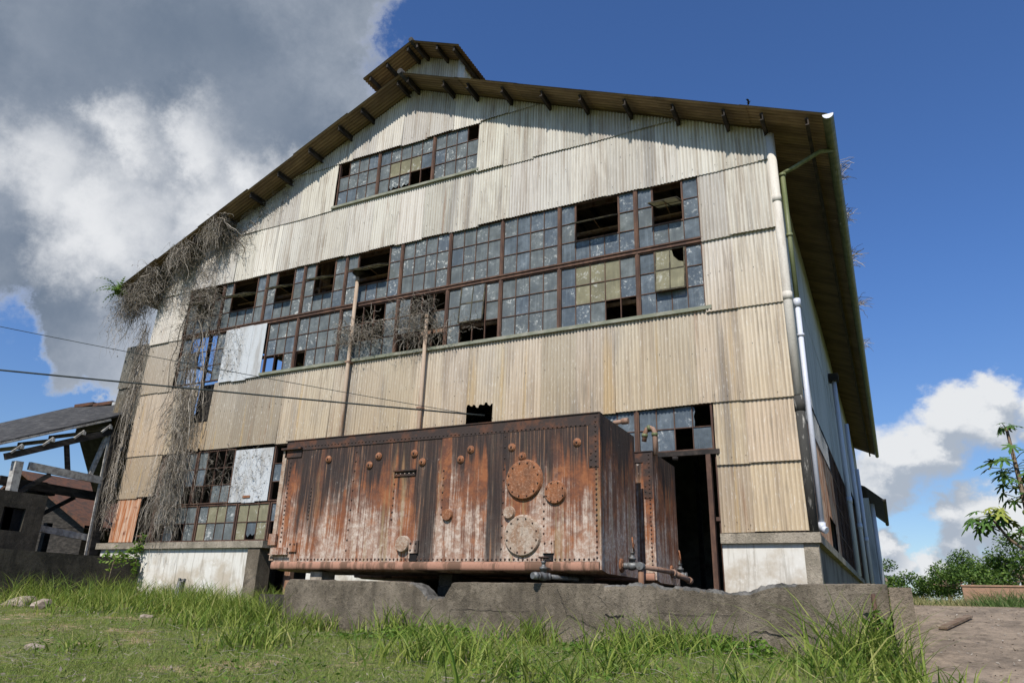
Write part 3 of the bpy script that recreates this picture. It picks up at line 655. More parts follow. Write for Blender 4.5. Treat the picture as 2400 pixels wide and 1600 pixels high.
for sgn in (-1, 1):
    for s in (.18,1.36,2.12,3.14,4.23,5.23,6.30,7.37,8.42,9.16,9.98):
        x = XC+sgn*s; z = roof_z(x)+.012
        mb = MB().box(x-.012, x+.012, -.62, 34, z-.17, z-.005); mb.box(x-.055 if sgn > 0 else x+.0121, x-.0121 if sgn > 0 else x+.055, -.62, 34, z-.03, z-.0055); mb.box(x-.055 if sgn > 0 else x+.0121, x-.0121 if sgn > 0 else x+.055, -.62, 34, z-.17, z-.145)
        mb.build('purlin', 'dark_steel', B)
# gutters
gx = 1.20
def gutter(x, y0, y1, z, r, parent, m='algae_pipe'):
    V, F = [], []; n = 8
    for y in (y0, y1):
        for k in range(n+1): a = math.pi+math.pi*k/n; V.append((x+r*math.cos(a), y, z+r*math.sin(a)))
    F = [(k, k+1, n+2+k, n+1+k) for k in range(n)]+[tuple(range(n+1))]
    return MB().add(V, F, True).build('gutter', m, parent)
gz = roof_z(.0)-SL*OV+.02
gutter(gx, -.76, 34.2, gz+.02, .10, B); MB().add([(gx+.10*math.cos(math.pi+math.pi*k/8), -.766, gz+.02+.10*math.sin(math.pi+math.pi*k/8)) for k in range(9)], [tuple(range(9))]).build('gutter_end', 'white_pvc', B)
gutter(-W-1.2, -.76, 34.2, gz+.02, .10, B)
MB().tube([(gx,.4,gz-.05),(.95,.25,gz-.12),(.45,.14,gz-.42),(.22,.12,gz-.52)], .045, 8).build('gutter_outlet', 'algae_pipe', B)
# downpipes on the side
MB().tube([(.215,.10,5.6),(.215,.10,8.42)], .048, 10).tube([(.215,.10,8.38),(.215,.10,8.44)], .068, 10).tube([(.215,.10,7.0),(.215,.10,7.06)], .064, 10).build('downpipe', 'algae_pipe', B)
MB().tube([(.19,.10,1.42),(.21,.10,5.62)], .048, 10).tube([(.21,.10,5.5),(.21,.10,5.66)], .068, 10).tube([(.21,.10,4.9),(.21,.10,4.95)], .064, 10).tube([(.19,.10,1.36),(.19,.10,1.5)], .066, 10).tube([(.19,.10,1.40),(.26,.06,1.36)], .06, 10).build('downpipe', 'white_pvc', B)
for (px, py, zt, zb) in ((.20,12.5,7.6,1.2),(.30,16.2,6.9,.9),(.34,21,6.0,1.3)): 
    MB().tube([(px,py,zb),(px,py,zt)], .075, 8).tube([(px,py,zb+.35*(zt-zb)),(px,py,zb+.35*(zt-zb)+.2)], .09, 8).build('downpipe', 'white_pvc', B)
MB().box(.05,.36,12.3,12.7,7.55,7.8).build('rain_head', 'dark_steel', B)
# lower annexe beyond the far end of the hall
A = empty('rear_annexe', (-4,37,.5), 'lower rear annexe with short eave seen past the far end of the hall', 'building')
MB().box(-9,.42,34.3,48,.3,6.6).build('annexe_wall', 'side_grey_sheet', A); MB().add([(.3,34.4,7.3),(1.2,34.4,6.5),(1.2,48,6.5),(.3,48,7.3),(-4,34.4,9),(-4,48,9)], [(0,1,2,3),(4,0,3,5)]).build('annexe_roof', 'dark_steel', A); gutter(1.22,34.3,48,6.5,.12,A,'dark_steel')
MB().tube([(.55,35.5,1.2),(.55,35.5,6.4)], .12, 8).build('downpipe', 'white_pvc', A)

# trusses and bracing inside
for ty in (.9, 6.5, 12.5, 19, 26):
    mb = MB()
    for sgn in (-1, 1): mb.bar((XC+sgn*.1,ty,ZA-.25),(XC+sgn*9.1,ty,ZA-.25-SL*9.0),.08,.14)
    mb.bar((-18.2,ty,9.25),(-.08,ty,9.25),.08,.14)
    for q in range(-7, 8, 2):
        x = XC+q*1.15; mb.bar((x,ty,9.3),(x,ty,roof_z(x)-.3),.06,.06)
        if abs(q) < 7: mb.bar((x,ty+.04,9.3),(x+(1.15*2 if q > 0 else -1.15*2),ty+.04,roof_z(x+(1.15*2 if q > 0 else -1.15*2))-.3),.05,.05)
    for x in (-18.1,-12.4,-6.1,-.25): mb.bar((x,ty,.1),(x,ty,9.2),.14,.2,(1,0,0))
    mb.build('truss', 'rusty_pipe' if ty < 1 else 'dark_steel', B)
mb = MB()
for (p, q) in (((-4.6,.7,7.1),(-1.6,.7,5.6)),((-8.3,.75,7.6),(-5.2,.75,5.7)),((-7.0,.7,8.7),(-4.9,.7,7.4)),((-9.0,.75,8.6),(-7.4,.75,7.7)),((-15,.6,8.3),(-2,.6,8.3)),((-16,.6,6.5),(-2,.6,6.35)),((-12.2,.5,5.5),(-12.2,.5,9)),((-7.05,.5,11.2),(-8.2,.5,10.4)),((-7.1,.5,10.4),(-8.3,.5,11.7)),((-10.6,.5,11.6),(-11.3,.5,10.5))):
    mb.bar(p, q, .06, .09)
mb.build('bracing', 'rusty_pipe', B)

# roof monitor
MX, MR = 1.62, 15.05
def mon_z(x): return MR-.475*abs(x-XC)
for sgn in (-1, 1): roof_sheet(XC, XC+sgn*MX, -.42, 1.2, .02, zf=mon_z, name='monitor_roof_sheet'); roof_sheet(XC, XC+sgn*MX, 1.15, 30, .024, zf=mon_z, name='monitor_roof_sheet', step=2)
for k in range(3): corr_sheet(XC-1.32+.88*k, XC-1.32+.88*(k+1), 13.0, 15.2, .27, .29, name='monitor_sheet', slope=mon_z, color=(.95,.95,.95,1))
for sgn in (-1, 1): side_sheet(XC+sgn*1.33, .3, 29, 13.0, mon_z(XC+1.33)+.02, 'weathered_sheet', 'monitor_side_sheet')
MB().tube([(XC+1.30,.29,12.9),(XC+1.30,.29,mon_z(XC+1.3))], .10, 12).build('monitor_corner_trim', 'pale_trim', B)
MB().tube([(XC,-.46,MR+.04),(XC,30,MR+.04)], .075, 8).build('ridge_cap', 'slate_roof', B)
for sgn in (-1, 1):
    for s in (.16,.85,1.42): x = XC+sgn*s; z = mon_z(x)+.01; MB().box(x-.03, x+.03, -.34, 28, z-.15, z-.006).build('purlin', 'dark_steel', B)
# set-back strip of cladding past the left corner
for k, (z0, z1, c) in enumerate(((4.86,6.1,(.13,.14,.145,1)),(6.05,7.44,(.22,.235,.24,1)))): corr_sheet(-19.85, -18.3, z0, z1, .27-.02*k, .30-.02*k, name='return_sheet', color=c, ragged=.02)

# ------------------------------------------------------------------ riveted tanks
def tank(name, label, XL, XR, YF, YB, ZT_, ZL, front=True):
    T = empty(name, ((XL+XR)/2, (YF+YB)/2, ZL-.13), label, 'tank', 'riveted steel tanks')
    zb = ZL-.135
    prof = [(YB,ZT_),(YF,ZT_),(YF,ZL)]; n = len(prof)
    mb = MB(); P = [(YB,ZT_),(YF,ZT_),(YF,ZL),(YF+.04,ZL-.1),(YF+.25,zb),(YB,zb)]
    k = len(P); mb.add([(XL,y,z) for y, z in P]+[(XR,y,z) for y, z in P], [tuple(range(k)), tuple(range(2*k-1,k-1,-1))]+[(i,(i+1)%k,(i+1)%k+k,i+k)[::-1] for i in range(k)])
    mb.build('body', 'rusted_tank_plate', T)
    # rolled lower edge
    lip = []; m = 9
    for i in range(m): a = math.pi/2+math.pi*.95*i/(m-1); lip.append((YF-.004+.030*math.cos(a), ZL-.060+.060*math.sin(a)))
    V = [(x,y,z) for x in (XL+.02,XR-.02) for y, z in lip]; F = [(i,i+1,m+i+1,m+i) for i in range(m-1)]
    MB().add(V, [f[::-1] for f in F], True).build('rolled_edge', 'pink_lip', T)
    # lap plates and angles
    MB().box(XL+.03,XR-.005,YF-.014,YF-.0005,ZT_-.17,ZT_-.002).box(XL-.01,XR+.012,YF-.03,YF+.10,ZT_-.0015,ZT_+.012).build('top_angle', 'tank_edge', T)
    MB().box(XR-.155,XR-.004,YF-.012,YF-.0005,ZL+.002,ZT_-.1705).box(XR-.012,XR+.012,YF-.02,YF+.03,ZL-.10,ZT_-.003).build('corner_angle', 'rusted_tank_plate', T)
    MB().box(XR-.15,XR-.006,YF-.022,YF-.0125,ZT_-.76,ZT_-.03).build('corner_patch', 'tank_edge', T)
    rv = MB()
    def rl(p, q, step, r=.017, off=.0):
        L = math.dist(p, q); k = int(L/step)
        for i in range(k+1):
            t = i/max(k,1); rv.dome((p[0]+(q[0]-p[0])*t, YF-.001-off, p[1]+(q[1]-p[1])*t), (0,-1,0), r*random.uniform(.9,1.1), .014)
    rl((XR-.05,ZL+.05),(XR-.05,ZT_-.78),.066,off=.011); rl((XR-.05,ZT_-.74),(XR-.05,ZT_-.05),.066,off=.021); rl((XR-.12,ZT_-.74),(XR-.12,ZT_-.56),.07,off=.021)
    if front:
        MB().box(-4.76,XR-.16,YF-.009,YF-.0003,ZL+.003,ZT_-.1705).build('lap_plate', 'rusted_tank_plate', T)
        rl((-7.5,2.47),(-2.27,2.42),.070,off=.013); rl((-7.38,ZL+.035),(-4.8,ZL+.035),.068); rl((-4.72,ZL+.03),(-2.3,ZL+.03),.068,off=.008)
        rl((-3.667,2.35),(-3.68,.75),.155,off=.008); rl((-3.03,1.45),(-3.03,.95),.085,off=.008); rl((-4.70,1.9),(-4.70,1.25),.095,off=.008); rl((-6.4,2.3),(-6.42,.75),.15); rl((-5.6,1.85),(-5.6,1.2),.1); rl((-7.272,1.75),(-7.272,1.25),.06); rl((-7.80,2.2),(-7.80,.9),.07)
        def cover(x, z, r, h, nb, name, m, br=.014):
            mb = MB().lathe((x,YF-.001,z),(0,-1,0),[(0,r*1.07),(.012,r*1.07),(.013,r),(h,r),(h+.006,r*.96)],28); o = mb.build(name, m, T)
            b = MB()
            for i in range(nb): a = 2*math.pi*(i+.5)/nb; b.dome((x+r*.86*math.cos(a),YF-.001-h-.005,z+r*.86*math.sin(a)),(0,-1,0),br,.020)
            b.dome((x,YF-.002-h,z),(0,-1,0),br*.5,.006)
            q = b.build('bolts', 'tank_edge', o); q['kind'] = 'stuff'
        cover(-3.339,1.695,.275,.05,12,'manhole_cover','rust_orange'); cover(-3.346,.925,.27,.045,12,'manhole_cover','pale_cover'); cover(-2.855,1.50,.155,.045,8,'flange_cover','rust_orange',.012)
        cover(-3.556,1.243,.082,.06,0,'pipe_cap','pale_cover'); cover(-4.583,1.241,.083,.05,0,'pipe_cap','rust_orange'); cover(-5.33,.834,.115,.07,0,'pipe_cap','pale_cover')
        for (x, z) in ((-2.534,2.176),(-3.555,2.176),(-3.38,2.034),(-4.245,2.19),(-4.412,2.048),(-5.10,2.054),(-5.26,2.196),(-5.946,2.197),(-6.113,2.064),(-6.97,2.21)):
            o = MB().lathe((x,YF-.008,z),(0,-1,0),[(0,.064),(.010,.062),(.011,.05),(.022,.047),(.028,.02)],16).build('stay_washer', 'rust_orange', T)
            b = MB().dome((x,YF-.034,z),(0,-1,0),.018,.022); b.build('stud', 'tank_edge', o)
        MB().box(-5.61,-5.20,YF-.06,YF-.001,1.925,1.945).box(-5.60,-5.21,YF-.022,YF-.002,1.855,1.924).build('angle_bracket', 'tank_edge', T)
        rb = MB(); [rb.dome((-5.56+.08*i,YF-.024,1.89),(0,-1,0),.014,.01) for i in range(5)]; o = rb.build('rivets', 'pale_cover', T); o['kind'] = 'stuff'
        MB().box(-5.22,-5.06,YF-.035,YF-.0012,.70,.88).build('bracket', 'rusted_tank_plate', T); MB().box(-3.035,-2.865,YF-.035,YF-.010,.69,.855).build('bracket', 'rusted_tank_plate', T); MB().box(-7.585,-7.42,YF-.035,YF-.0012,.735,.88).build('bracket', 'rusted_tank_plate', T)
        rl((-5.19,.84),(-5.19,.74),.08,off=.035); rl((-5.10,.84),(-5.10,.74),.08,off=.035); rl((-3.0,.82),(-3.0,.74),.08,off=.035); rl((-2.90,.82),(-2.90,.74),.08,off=.035); rl((-7.55,.85),(-7.55,.77),.08,off=.035); rl((-7.46,.85),(-7.46,.77),.08,off=.035)
        MB().box(-5.21,-5.08,YF-.014,YF-.0012,.585,.698).build('recess_plate', 'black', T); MB().box(-3.02,-2.88,YF-.016,YF-.0095,.585,.688).build('recess_plate', 'black', T)
        # left-hand corner fittings
        MB().box(-7.99,-7.56,YF-.075,YF-.0005,2.42,2.45).box(-7.94,-7.57,YF-.02,YF-.0006,2.29,2.419).build('corner_clip', 'tank_edge', T)
        MB().box(-7.985,-7.90,YF-.02,YF+.05,.60,2.44).build('corner_angle', 'pale_cover', T)
        MB().box(-8.02,-7.86,YF-.06,YF-.021,.84,1.02).build('bracket', 'rusted_tank_plate', T); MB().box(-7.93,-7.60,YF-.05,YF-.0007,.70,.80).box(-7.96,-7.56,YF-.08,YF-.0511,.685,.70).build('bracket', 'rusted_tank_plate', T)
    o = rv.build('rivets', 'tank_edge', T); o['kind'] = 'stuff'
    return T
T1 = tank('riveted_tank', 'long rusty riveted tank with round manhole covers standing behind the concrete wall', -7.94, -2.205, -4.30, -2.72, 2.575, .58)
T2 = tank('riveted_tank', 'rusty riveted tank with hooked vent pipe behind the nearer tank, beside the doorway', -8.0, -2.12, -2.05, -.62, 2.46, .55, False)

def wheel(mb, c, axis, r, t=.012):
    c = Vector(c); ax = Vector(axis).normalized(); a = ax.cross(Vector((.3,.2,1))).normalized(); b = ax.cross(a); n = 18
    mb.tube([c+(a*math.cos(2*math.pi*k/n)+b*math.sin(2*math.pi*k/n))*r for k in range(n+1)], t, 6, False)
    for k in range(5): q = 2*math.pi*k/5; mb.tube([c, c+(a*math.cos(q)+b*math.sin(q))*r], t*.7, 5)
    mb.lathe(c-ax*.012, ax, [(0,.022),(.03,.022)], 8)
def gate_valve(T, c, run, stem, wr=.085, wm='rust_orange', wax=None):
    c = Vector(c); run = Vector(run).normalized(); stem = Vector(stem).normalized()
    mb = MB().lathe(c-run*.11, run, [(0,.048),(.035,.048),(.04,.038),(.07,.055),(.11,.062),(.15,.055),(.18,.038),(.185,.048),(.22,.048)], 12)
    mb.lathe(c, stem, [(.03,.045),(.085,.045),(.086,.056),(.115,.056),(.116,.03),(.165,.026),(.166,.034),(.19,.034),(.191,.012),(.24,.012)], 10)
    mb.build('valve', 'valve_iron', T)
    mb = MB(); wheel(mb, c+stem*(.235 if wax is None else .235+wr*.6), wax or stem, wr); mb.build('handwheel', wm, T)
# side valve and pipework of the front tank
MB().lathe((-2.206,-3.5,.58),(1,0,0),[(0,.095),(.022,.095),(.023,.06),(.03,.05)],16).build('flange', 'rust_orange', T1)
MB().tube([(-2.2,-3.5,.58),(-1.93,-3.5,.57)], .034, 10).tube([(-1.92,-3.5,.60),(-1.92,-3.5,.08)], .04, 10).build('side_pipe', 'rusty_pipe', T1)
gate_valve(T1, (-2.05,-3.5,.575), (1,0,0), (.1,.0,1), .09, wax=(.9,.25,.1))
MB().lathe((-1.92,-3.5,.57),(0,1,0),[(-.06,.05),(-.055,.056),(.05,.056),(.06,.05)],10).build('elbow', 'valve_iron', T1)
MB().tube([(-1.92,-3.5,.57),(-1.78,-3.0,.55),(-1.70,-2.55,.53)], .036, 10).tube([(-1.70,-2.55,.53),(-1.62,-2.0,.45)], .04, 10).tube([(-1.72,-2.62,.53),(-1.705,-2.56,.53)], .055, 10).tube([(-1.625,-2.05,.455),(-1.615,-1.97,.445)], .05, 10).build('branch_pipe', 'rusty_pipe', T1)
# drain valve under the front tank
gate_valve(T1, (-2.93,-4.52,.385), (-.35,-1,0), (.0,.02,1), .06, 'tank_edge')
MB().tube([(-2.90,-4.42,.385),(-2.70,-3.9,.37)], .032, 10).lathe((-2.97,-4.62,.385),(-.35,-1,0),[(0,.05),(.06,.05),(.061,.042),(.09,.042)],10).build('drain_pipe', 'valve_iron', T1)
# valve and pipes of the second tank
MB().lathe((-2.12,-1.15,.62),(1,0,0),[(0,.10),(.02,.10),(.021,.05)],14).build('flange', 'rust_orange', T2); gate_valve(T2, (-1.97,-1.15,.56), (1,0,0), (.0,.0,1), .10, wax=(.9,.3,.1))
MB().tube([(-2.27,-1.95,2.66),(-2.25,-1.95,2.80),(-2.215,-1.95,2.865),(-2.16,-1.95,2.885),(-2.11,-1.95,2.86),(-2.085,-1.95,2.80),(-2.09,-1.95,2.42)], .04, 10).build('vent_hook', 'rusty_pipe', T2)
mb = MB(); [mb.tube([p, q], .052, 10) for p, q in (((-2.262,-1.95,2.735),(-2.252,-1.95,2.785)),((-2.086,-1.95,2.79),(-2.087,-1.95,2.74)),((-2.20,-1.95,2.872),(-2.15,-1.95,2.888)))]; mb.build('pipe_collar', 'algae_pipe', T2)
MB().tube([(-2.5,-2.9,2.58),(-2.5,-2.9,2.74),(-2.46,-2.9,2.78),(-2.25,-2.9,2.79)], .035, 10).tube([(-2.34,-2.9,2.787),(-2.23,-2.9,2.79)], .05, 10).build('top_outlet', 'rusty_pipe', T1)
MB().tube([(-1.95,-1.2,2.46),(-1.95,-1.2,2.52)], .05, 8).build('top_plug', 'dark_steel', T2)
for k, (x, y) in enumerate(((-7.04,-4.05),(-4.9,-3.6),(-2.75,-3.6))):
    lab = ('rough stone block under the left end of the long tank', 'dark support block under the middle of the long tank', 'dark support block under the right end of the long tank')[k]
    mb = MB()
    for q in range(2): mb.box(x-.13+.01*q, x+.13-.015*q, y-.16, y+.16, .08+.18*q, .08+.18*(q+1)-.006)
    tag(mb.build('support_block', 'block_stone' if k == 0 else 'dark_concrete', None, (x, y, .08)), lab, 'block')
for k, x in enumerate((-6.8,-2.6)):
    tag(MB().box(x-.14,x+.14,-1.6,-1.1,.08,.405).build('support_block', 'dark_concrete', None, (x,-1.35,.08)), ('support block beneath the left end of the rear tank', 'support block beneath the right end of the rear tank')[k], 'block')

# vent pipes against the wall
def stand_pipe(x, zt, label):
    o = empty('vent_pipe', (x,-.14,1.0), label, 'pipe', 'tall vent pipes on the gable wall')
    MB().tube([(x,-.14,1.0),(x,-.14,zt)], .048, 10).tube([(x,-.14,zt-.16),(x,-.14,zt-.1)], .058, 10).build('pipe', 'standpipe_rust', o)
    MB().lathe((x,-.14,zt-.03),(0,0,1),[(0,.06),(.03,.07),(.10,.155),(.12,.155),(.15,.05)],14).build('cowl', 'dark_steel', o)
    MB().box(x-.07,x+.07,-.195,-.02,zt-2.4,zt-2.36).build('strap', 'rusty_pipe', o)
stand_pipe(-10.36, 8.02, 'taller rusty vent pipe with conical cap against the gable wall'); stand_pipe(-8.09, 6.62, 'shorter rusty vent pipe with conical cap in front of the vine tangle')

# ------------------------------------------------------------------ broken concrete wall in front
prof = [(-7.33,.20),(-7.26,.305),(-6.21,.295),(-5.0,.294),(-4.88,.26),(-4.80,.20),(-4.67,.09),(-4.43,.12),(-4.37,.228),(-4.28,.296),(-3.08,.301),(-2.15,.301),(-1.46,.315),(-1.06,.277),(-.77,.252),(-.53,.226),(-.31,.235),(-.2,.29),(-.03,.322),(.89,.344),(1.1,.337)]
px_, pz_ = zip(*prof)
RW = empty('concrete_wall', (-3,-4.4,-.5), 'low broken concrete retaining wall with chipped top in front of the rusty tank', 'wall')
def conc_wall():
    xs_ = np.linspace(-7.33, 1.10, 340); top = np.interp(xs_, px_, pz_)
    chip = ((xs_ > -2.1)&(xs_ < .2))|((xs_ > -5.05)&(xs_ < -4.3))
    sm = np.convolve(rng.normal(0, 1, len(xs_)+14), np.ones(7)/7, 'same')[7:-7]; top = top+np.where(chip, sm*.030+rng.normal(0, .004, len(xs_)), rng.normal(0, .002, len(xs_)))
    V, F, M = [], [], []; ns = 10
    for i, x in enumerate(xs_):
        z0 = -.75; c = .03+.05*abs(sm[i]) if chip[i] else .012
        ring = [(-4.56+.005*math.sin(x*3+z*5)+rng.normal(0,.002), z0+(top[i]-c-z0)*z) for z in np.linspace(0, 1, 7)]
        ring += [(-4.555+c*.5+(sm[i]*.02+rng.normal(0,.003) if chip[i] else 0), top[i]-c*.35), (-4.50, top[i]), (-4.35+rng.normal(0,.005), top[i]+rng.normal(0,.004)), (-4.22, top[i]-.02), (-4.2, -.75)]
        V += [(x, y, z) for y, z in ring]
    m = 12
    for i in range(len(xs_)-1):
        for j in range(m-1): F.append((i*m+j, (i+1)*m+j, (i+1)*m+j+1, i*m+j+1)); M.append(1 if chip[i] and 6 <= j < 10 and (j > 6 or sm[i] > -.1) else 0)
    F += [tuple(range(m-1,-1,-1)), tuple((len(xs_)-1)*m+j for j in range(m))]; M += [0, 0]
    me = bpy.data.meshes.new('wall_body'); me.from_pydata(V, [], F); me.materials.append(MATS['stained_concrete']); me.materials.append(MATS['broken_concrete']); me.polygons.foreach_set('material_index', M); me.update()
    link('wall_body', me, None, RW)
conc_wall()
def crack(pts, wd):
    V, F = [], []
    pts2 = []
    for a, b in zip(pts[:-1], pts[1:]):
        for t in np.linspace(0, 1, 6)[:-1]: pts2.append((a[0]+(b[0]-a[0])*t+random.uniform(-.012,.012), a[1]+(b[1]-a[1])*t+random.uniform(-.012,.012)))
    pts2.append(pts[-1])
    for i, (x, z) in enumerate(pts2): q = wd*random.uniform(.4,1.2); V += [(x,-4.5695,z-q),(x+q*.5,-4.5695,z+q)]
    MB().add(V, [(2*i,2*i+2,2*i+3,2*i+1) for i in range(len(pts2)-1)]).build('crack', 'black', RW)
crack([(-2.72,.22),(-2.62,.05),(-2.58,-.08),(-2.35,-.15),(-2.1,-.27)], .004); crack([(-2.08,-.06),(-1.95,-.085),(-1.83,-.075)], .012); crack([(-.42,-.28),(-.30,-.17),(-.02,-.21),(.25,-.19),(.42,-.30)], .005); crack([(-2.55,.25),(-2.56,.08)], .003); crack([(-4.3,-.06),(-3.9,-.055),(-3.55,-.065),(-3.1,-.05)], .0025); crack([(-1.5,-.02),(-1.0,-.03),(-.5,-.015)], .0025); crack([(-6.2,.28),(-6.15,.1),(-6.22,-.1)], .0022); crack([(-2.13,.30),(-2.16,.16),(-2.05,.05)], .004)
MB().tube([(.955,-4.585,.235),(.965,-4.60,-.30)], .021, 8).build('rebar_post', 'frame_rust', RW)
tag(MB().box(1.115,1.325,-4.72,-.3,-.9,.30).build('concrete_pier', 'ramp_concrete', None, None), 'narrow concrete side wall between the broken wall and the ramp', 'wall')
tag(MB().bar((1.66,-2.1,ramp_z(-2.1)+.03),(2.03,-1.2,ramp_z(-1.2)+.035),.11,.03).build('wood_plank', 'bark'), 'short brown wooden plank lying on the paved ramp', 'plank')

# ------------------------------------------------------------------ platform, concrete block and open shed on the left
PZ = .90
struct(MB().box(-34,-16.7,-12,-.17,-1.2,PZ).build('platform', 'dark_concrete'))  # mossy concrete; its very dark colour also stands in for shade on the wall
bl = empty('machine_base', (-19.6,-3.5,PZ), 'dark concrete machine base with a square opening on the left platform', 'concrete block')
mb = MB(); x0, x1, y0, y1, z0, z1 = -20.8,-18.75,-6.5,-1.72,PZ,2.42
mb.box(x0,x1,y0,-2.75,z0,z1).box(x0,x1,-2.2,y1,z0,z1).box(x0,x1,-2.749,-2.201,z0,1.45).box(x0,x1,-2.749,-2.201,2.02,z1).build('block_body', 'dark_concrete', bl)
MB().box(x0,x1-.10,-2.749,-2.201,1.451,2.019).build('recess_shade', 'black', bl)  # shallow black fill stands in for the shade inside the opening
sh = empty('open_shed', (-19,-1.5,PZ), 'open dark timber shed with slate roof leaning against the left corner of the hall', 'shed')
xs0 = -18.95
MB().add([(xs0,-3.15,3.56),(xs0,1.8,5.90),(-24.6,1.8,6.25),(-28.5,-3.15,3.56),(xs0,-3.15,3.62),(xs0,1.8,5.96),(-24.6,1.8,6.31),(-28.5,-3.15,3.62)], [(3,2,1,0),(4,5,6,7),(0,1,5,4),(0,4,7,3),(3,7,6,2)]).add([(xs0,1.8,5.84),(xs0,6.5,3.6),(-29,6.5,3.6),(-24.3,1.8,5.84)], [(0,1,2,3)]).build('roof', 'slate_roof', sh)
[MB().box(-18.95-1.05*(k+1),-18.97-1.05*k,1.66,1.95,5.98+.06*k,6.09+.06*k).build('ridge_tile', 'clay_tile', sh) for k in range(5) if k != 2]; MB().box(-22.1,-21.07,1.66,1.95,6.10,6.21).build('white_ridge_tile', 'white_board', sh)
MB().bar((xs0+.03,-3.2,3.53),(xs0+.03,-.35,4.84),.05,.05).build('verge_strip', 'grey_timber', sh)
MB().bar((xs0,-2.95,3.26),(xs0,-.15,4.55),.10,.17).build('rafter', 'dark_timber', sh)
for yq, zq in ((-2.75,3.42),(-2.0,3.76),(-1.2,4.13),(-.45,4.47)): MB().bar((xs0+.06,yq-.12,zq-.05),(xs0+.06,yq+.12,zq+.22),.05,.05).box(xs0-1.5,xs0+.1,yq+.08,yq+.16,zq+.10,zq+.19).build('purlin_cleat', 'grey_timber', sh)
MB().bar((xs0,-2.3,3.14),(xs0,-.1,3.08),.10,.20).build('tie_beam', 'grey_timber', sh); MB().bar((-19.6,-2.6,2.75),(-19.6,.6,2.7),.12,.24).build('tie_beam', 'dark_timber', sh)
MB().bar((xs0,-.03,PZ),(xs0,-.12,4.5),.20,.26).build('post', 'dark_timber', sh); MB().bar((xs0+.02,-.2,PZ),(xs0+.02,-.28,4.4),.03,.06).build('conduit', 'grey_timber', sh)
MB().bar((xs0,-2.52,PZ),(xs0,-2.6,3.2),.20,.2).build('post', 'grey_timber', sh); MB().bar((-20.6,-.9,PZ),(-20.6,-.9,3.0),.22,.22).build('post', 'dark_timber', sh); MB().bar((-20.6,-1.3,2.75),(-20.6,-.5,2.75),.22,.18).build('post_head', 'dark_timber', sh)
for p, q in (((-20.6,-.85,2.0),(-20.5,.1,2.7)),((xs0,-2.45,2.4),(xs0,-1.7,3.0)),((-19.0,-1.2,3.15),(-19.0,-1.45,4.0)),((-19,-.55,3.2),(-19,-.3,4.4))): MB().bar(p, q, .09, .11).build('brace', 'dark_timber' if p[2] < 3.18 else 'grey_timber', sh)
MB().bar((-19.1,-1.75,1.62),(-19.1,.0,1.48),.10,.17).build('rail', 'grey_timber', sh); MB().bar((-21.8,.3,PZ),(-21.8,.3,2.0),.18,.18).build('post', 'dark_timber', sh)
ho = empty('tile_roof_house', (-33,8,.5), 'distant house with red tiled gable roof seen through the open shed', 'house')
MB().box(-36,-28.7,6,14,-.2,2.6).build('house_wall', 'dark_timber', ho); MB().add([(-28.1,5.6,2.5),(-28.1,15,2.5),(-32.8,15,4.9),(-32.8,5.2,4.9),(-36.8,5.2,2.55),(-36.8,15,2.55),(-28.1,5.6,2.62),(-28.1,15,2.62),(-32.8,15,5.05),(-32.8,5.2,5.05),(-36.8,5.2,2.70),(-36.8,15,2.70)], [(0,3,2,1),(3,4,5,2),(6,7,8,9),(9,8,11,10),(0,6,9,3),(3,9,10,4)]).build('house_roof', 'clay_tile', ho)
MB().add([(-28.7,6.0,2.58),(-36.2,6.0,2.58),(-32.8,6.0,4.86),(-28.7,6.2,2.58),(-36.2,6.2,2.58),(-32.8,6.2,4.86)], [(0,2,1),(3,4,5),(0,3,5,2),(1,2,5,4)]).build('house_gable', 'dark_timber', ho)

# ------------------------------------------------------------------ cables, bird
def cable(name, p, q, sag, r, label):
    p, q = Vector(p), Vector(q); pts = [p.lerp(q, t)-Vector((0,0,sag*4*t*(1-t))) for t in np.linspace(0, 1, 25)]
    tag(MB().tube(pts, r, 6).build(name, 'cable_black', None, tuple(q)), label, 'cable')
cable('service_cable', (-18.06,-8.97,4.26), (-6.42,-.06,3.93), .03, .018, 'thick lower service cable running to the broken hole in the wall')
cable('service_cable', (-18.7,-8.97,5.85), (-6.6,-.06,3.95), .10, .007, 'thin upper wire running from the left edge to the wall')
bp = Vector((CAM[0]-.108*60, CAM[1]+60, .758*60))
bd = empty('bird', bp, 'tiny dark bird flying in the blue sky right of the roof', 'bird')
MB().lathe(bp+Vector((-.2,0,-.03)),(1,0,.2),[(0,.01),(.08,.03),(.2,.05),(.3,.04),(.35,.024),(.4,.026),(.44,.005)],10).build('body', 'dark_steel', bd)
for s in (-1, 1): MB().add([bp+Vector(v)*.65 for v in ((.12,0,.03),(-.12,0,.02),(-.2,.35*s,.14),(-.28,.75*s,.06),(.0,.7*s,.09),(.12,.32*s,.17))], [(0,1,2,5),(5,2,3,4)]).build('wing', 'dark_steel', bd)

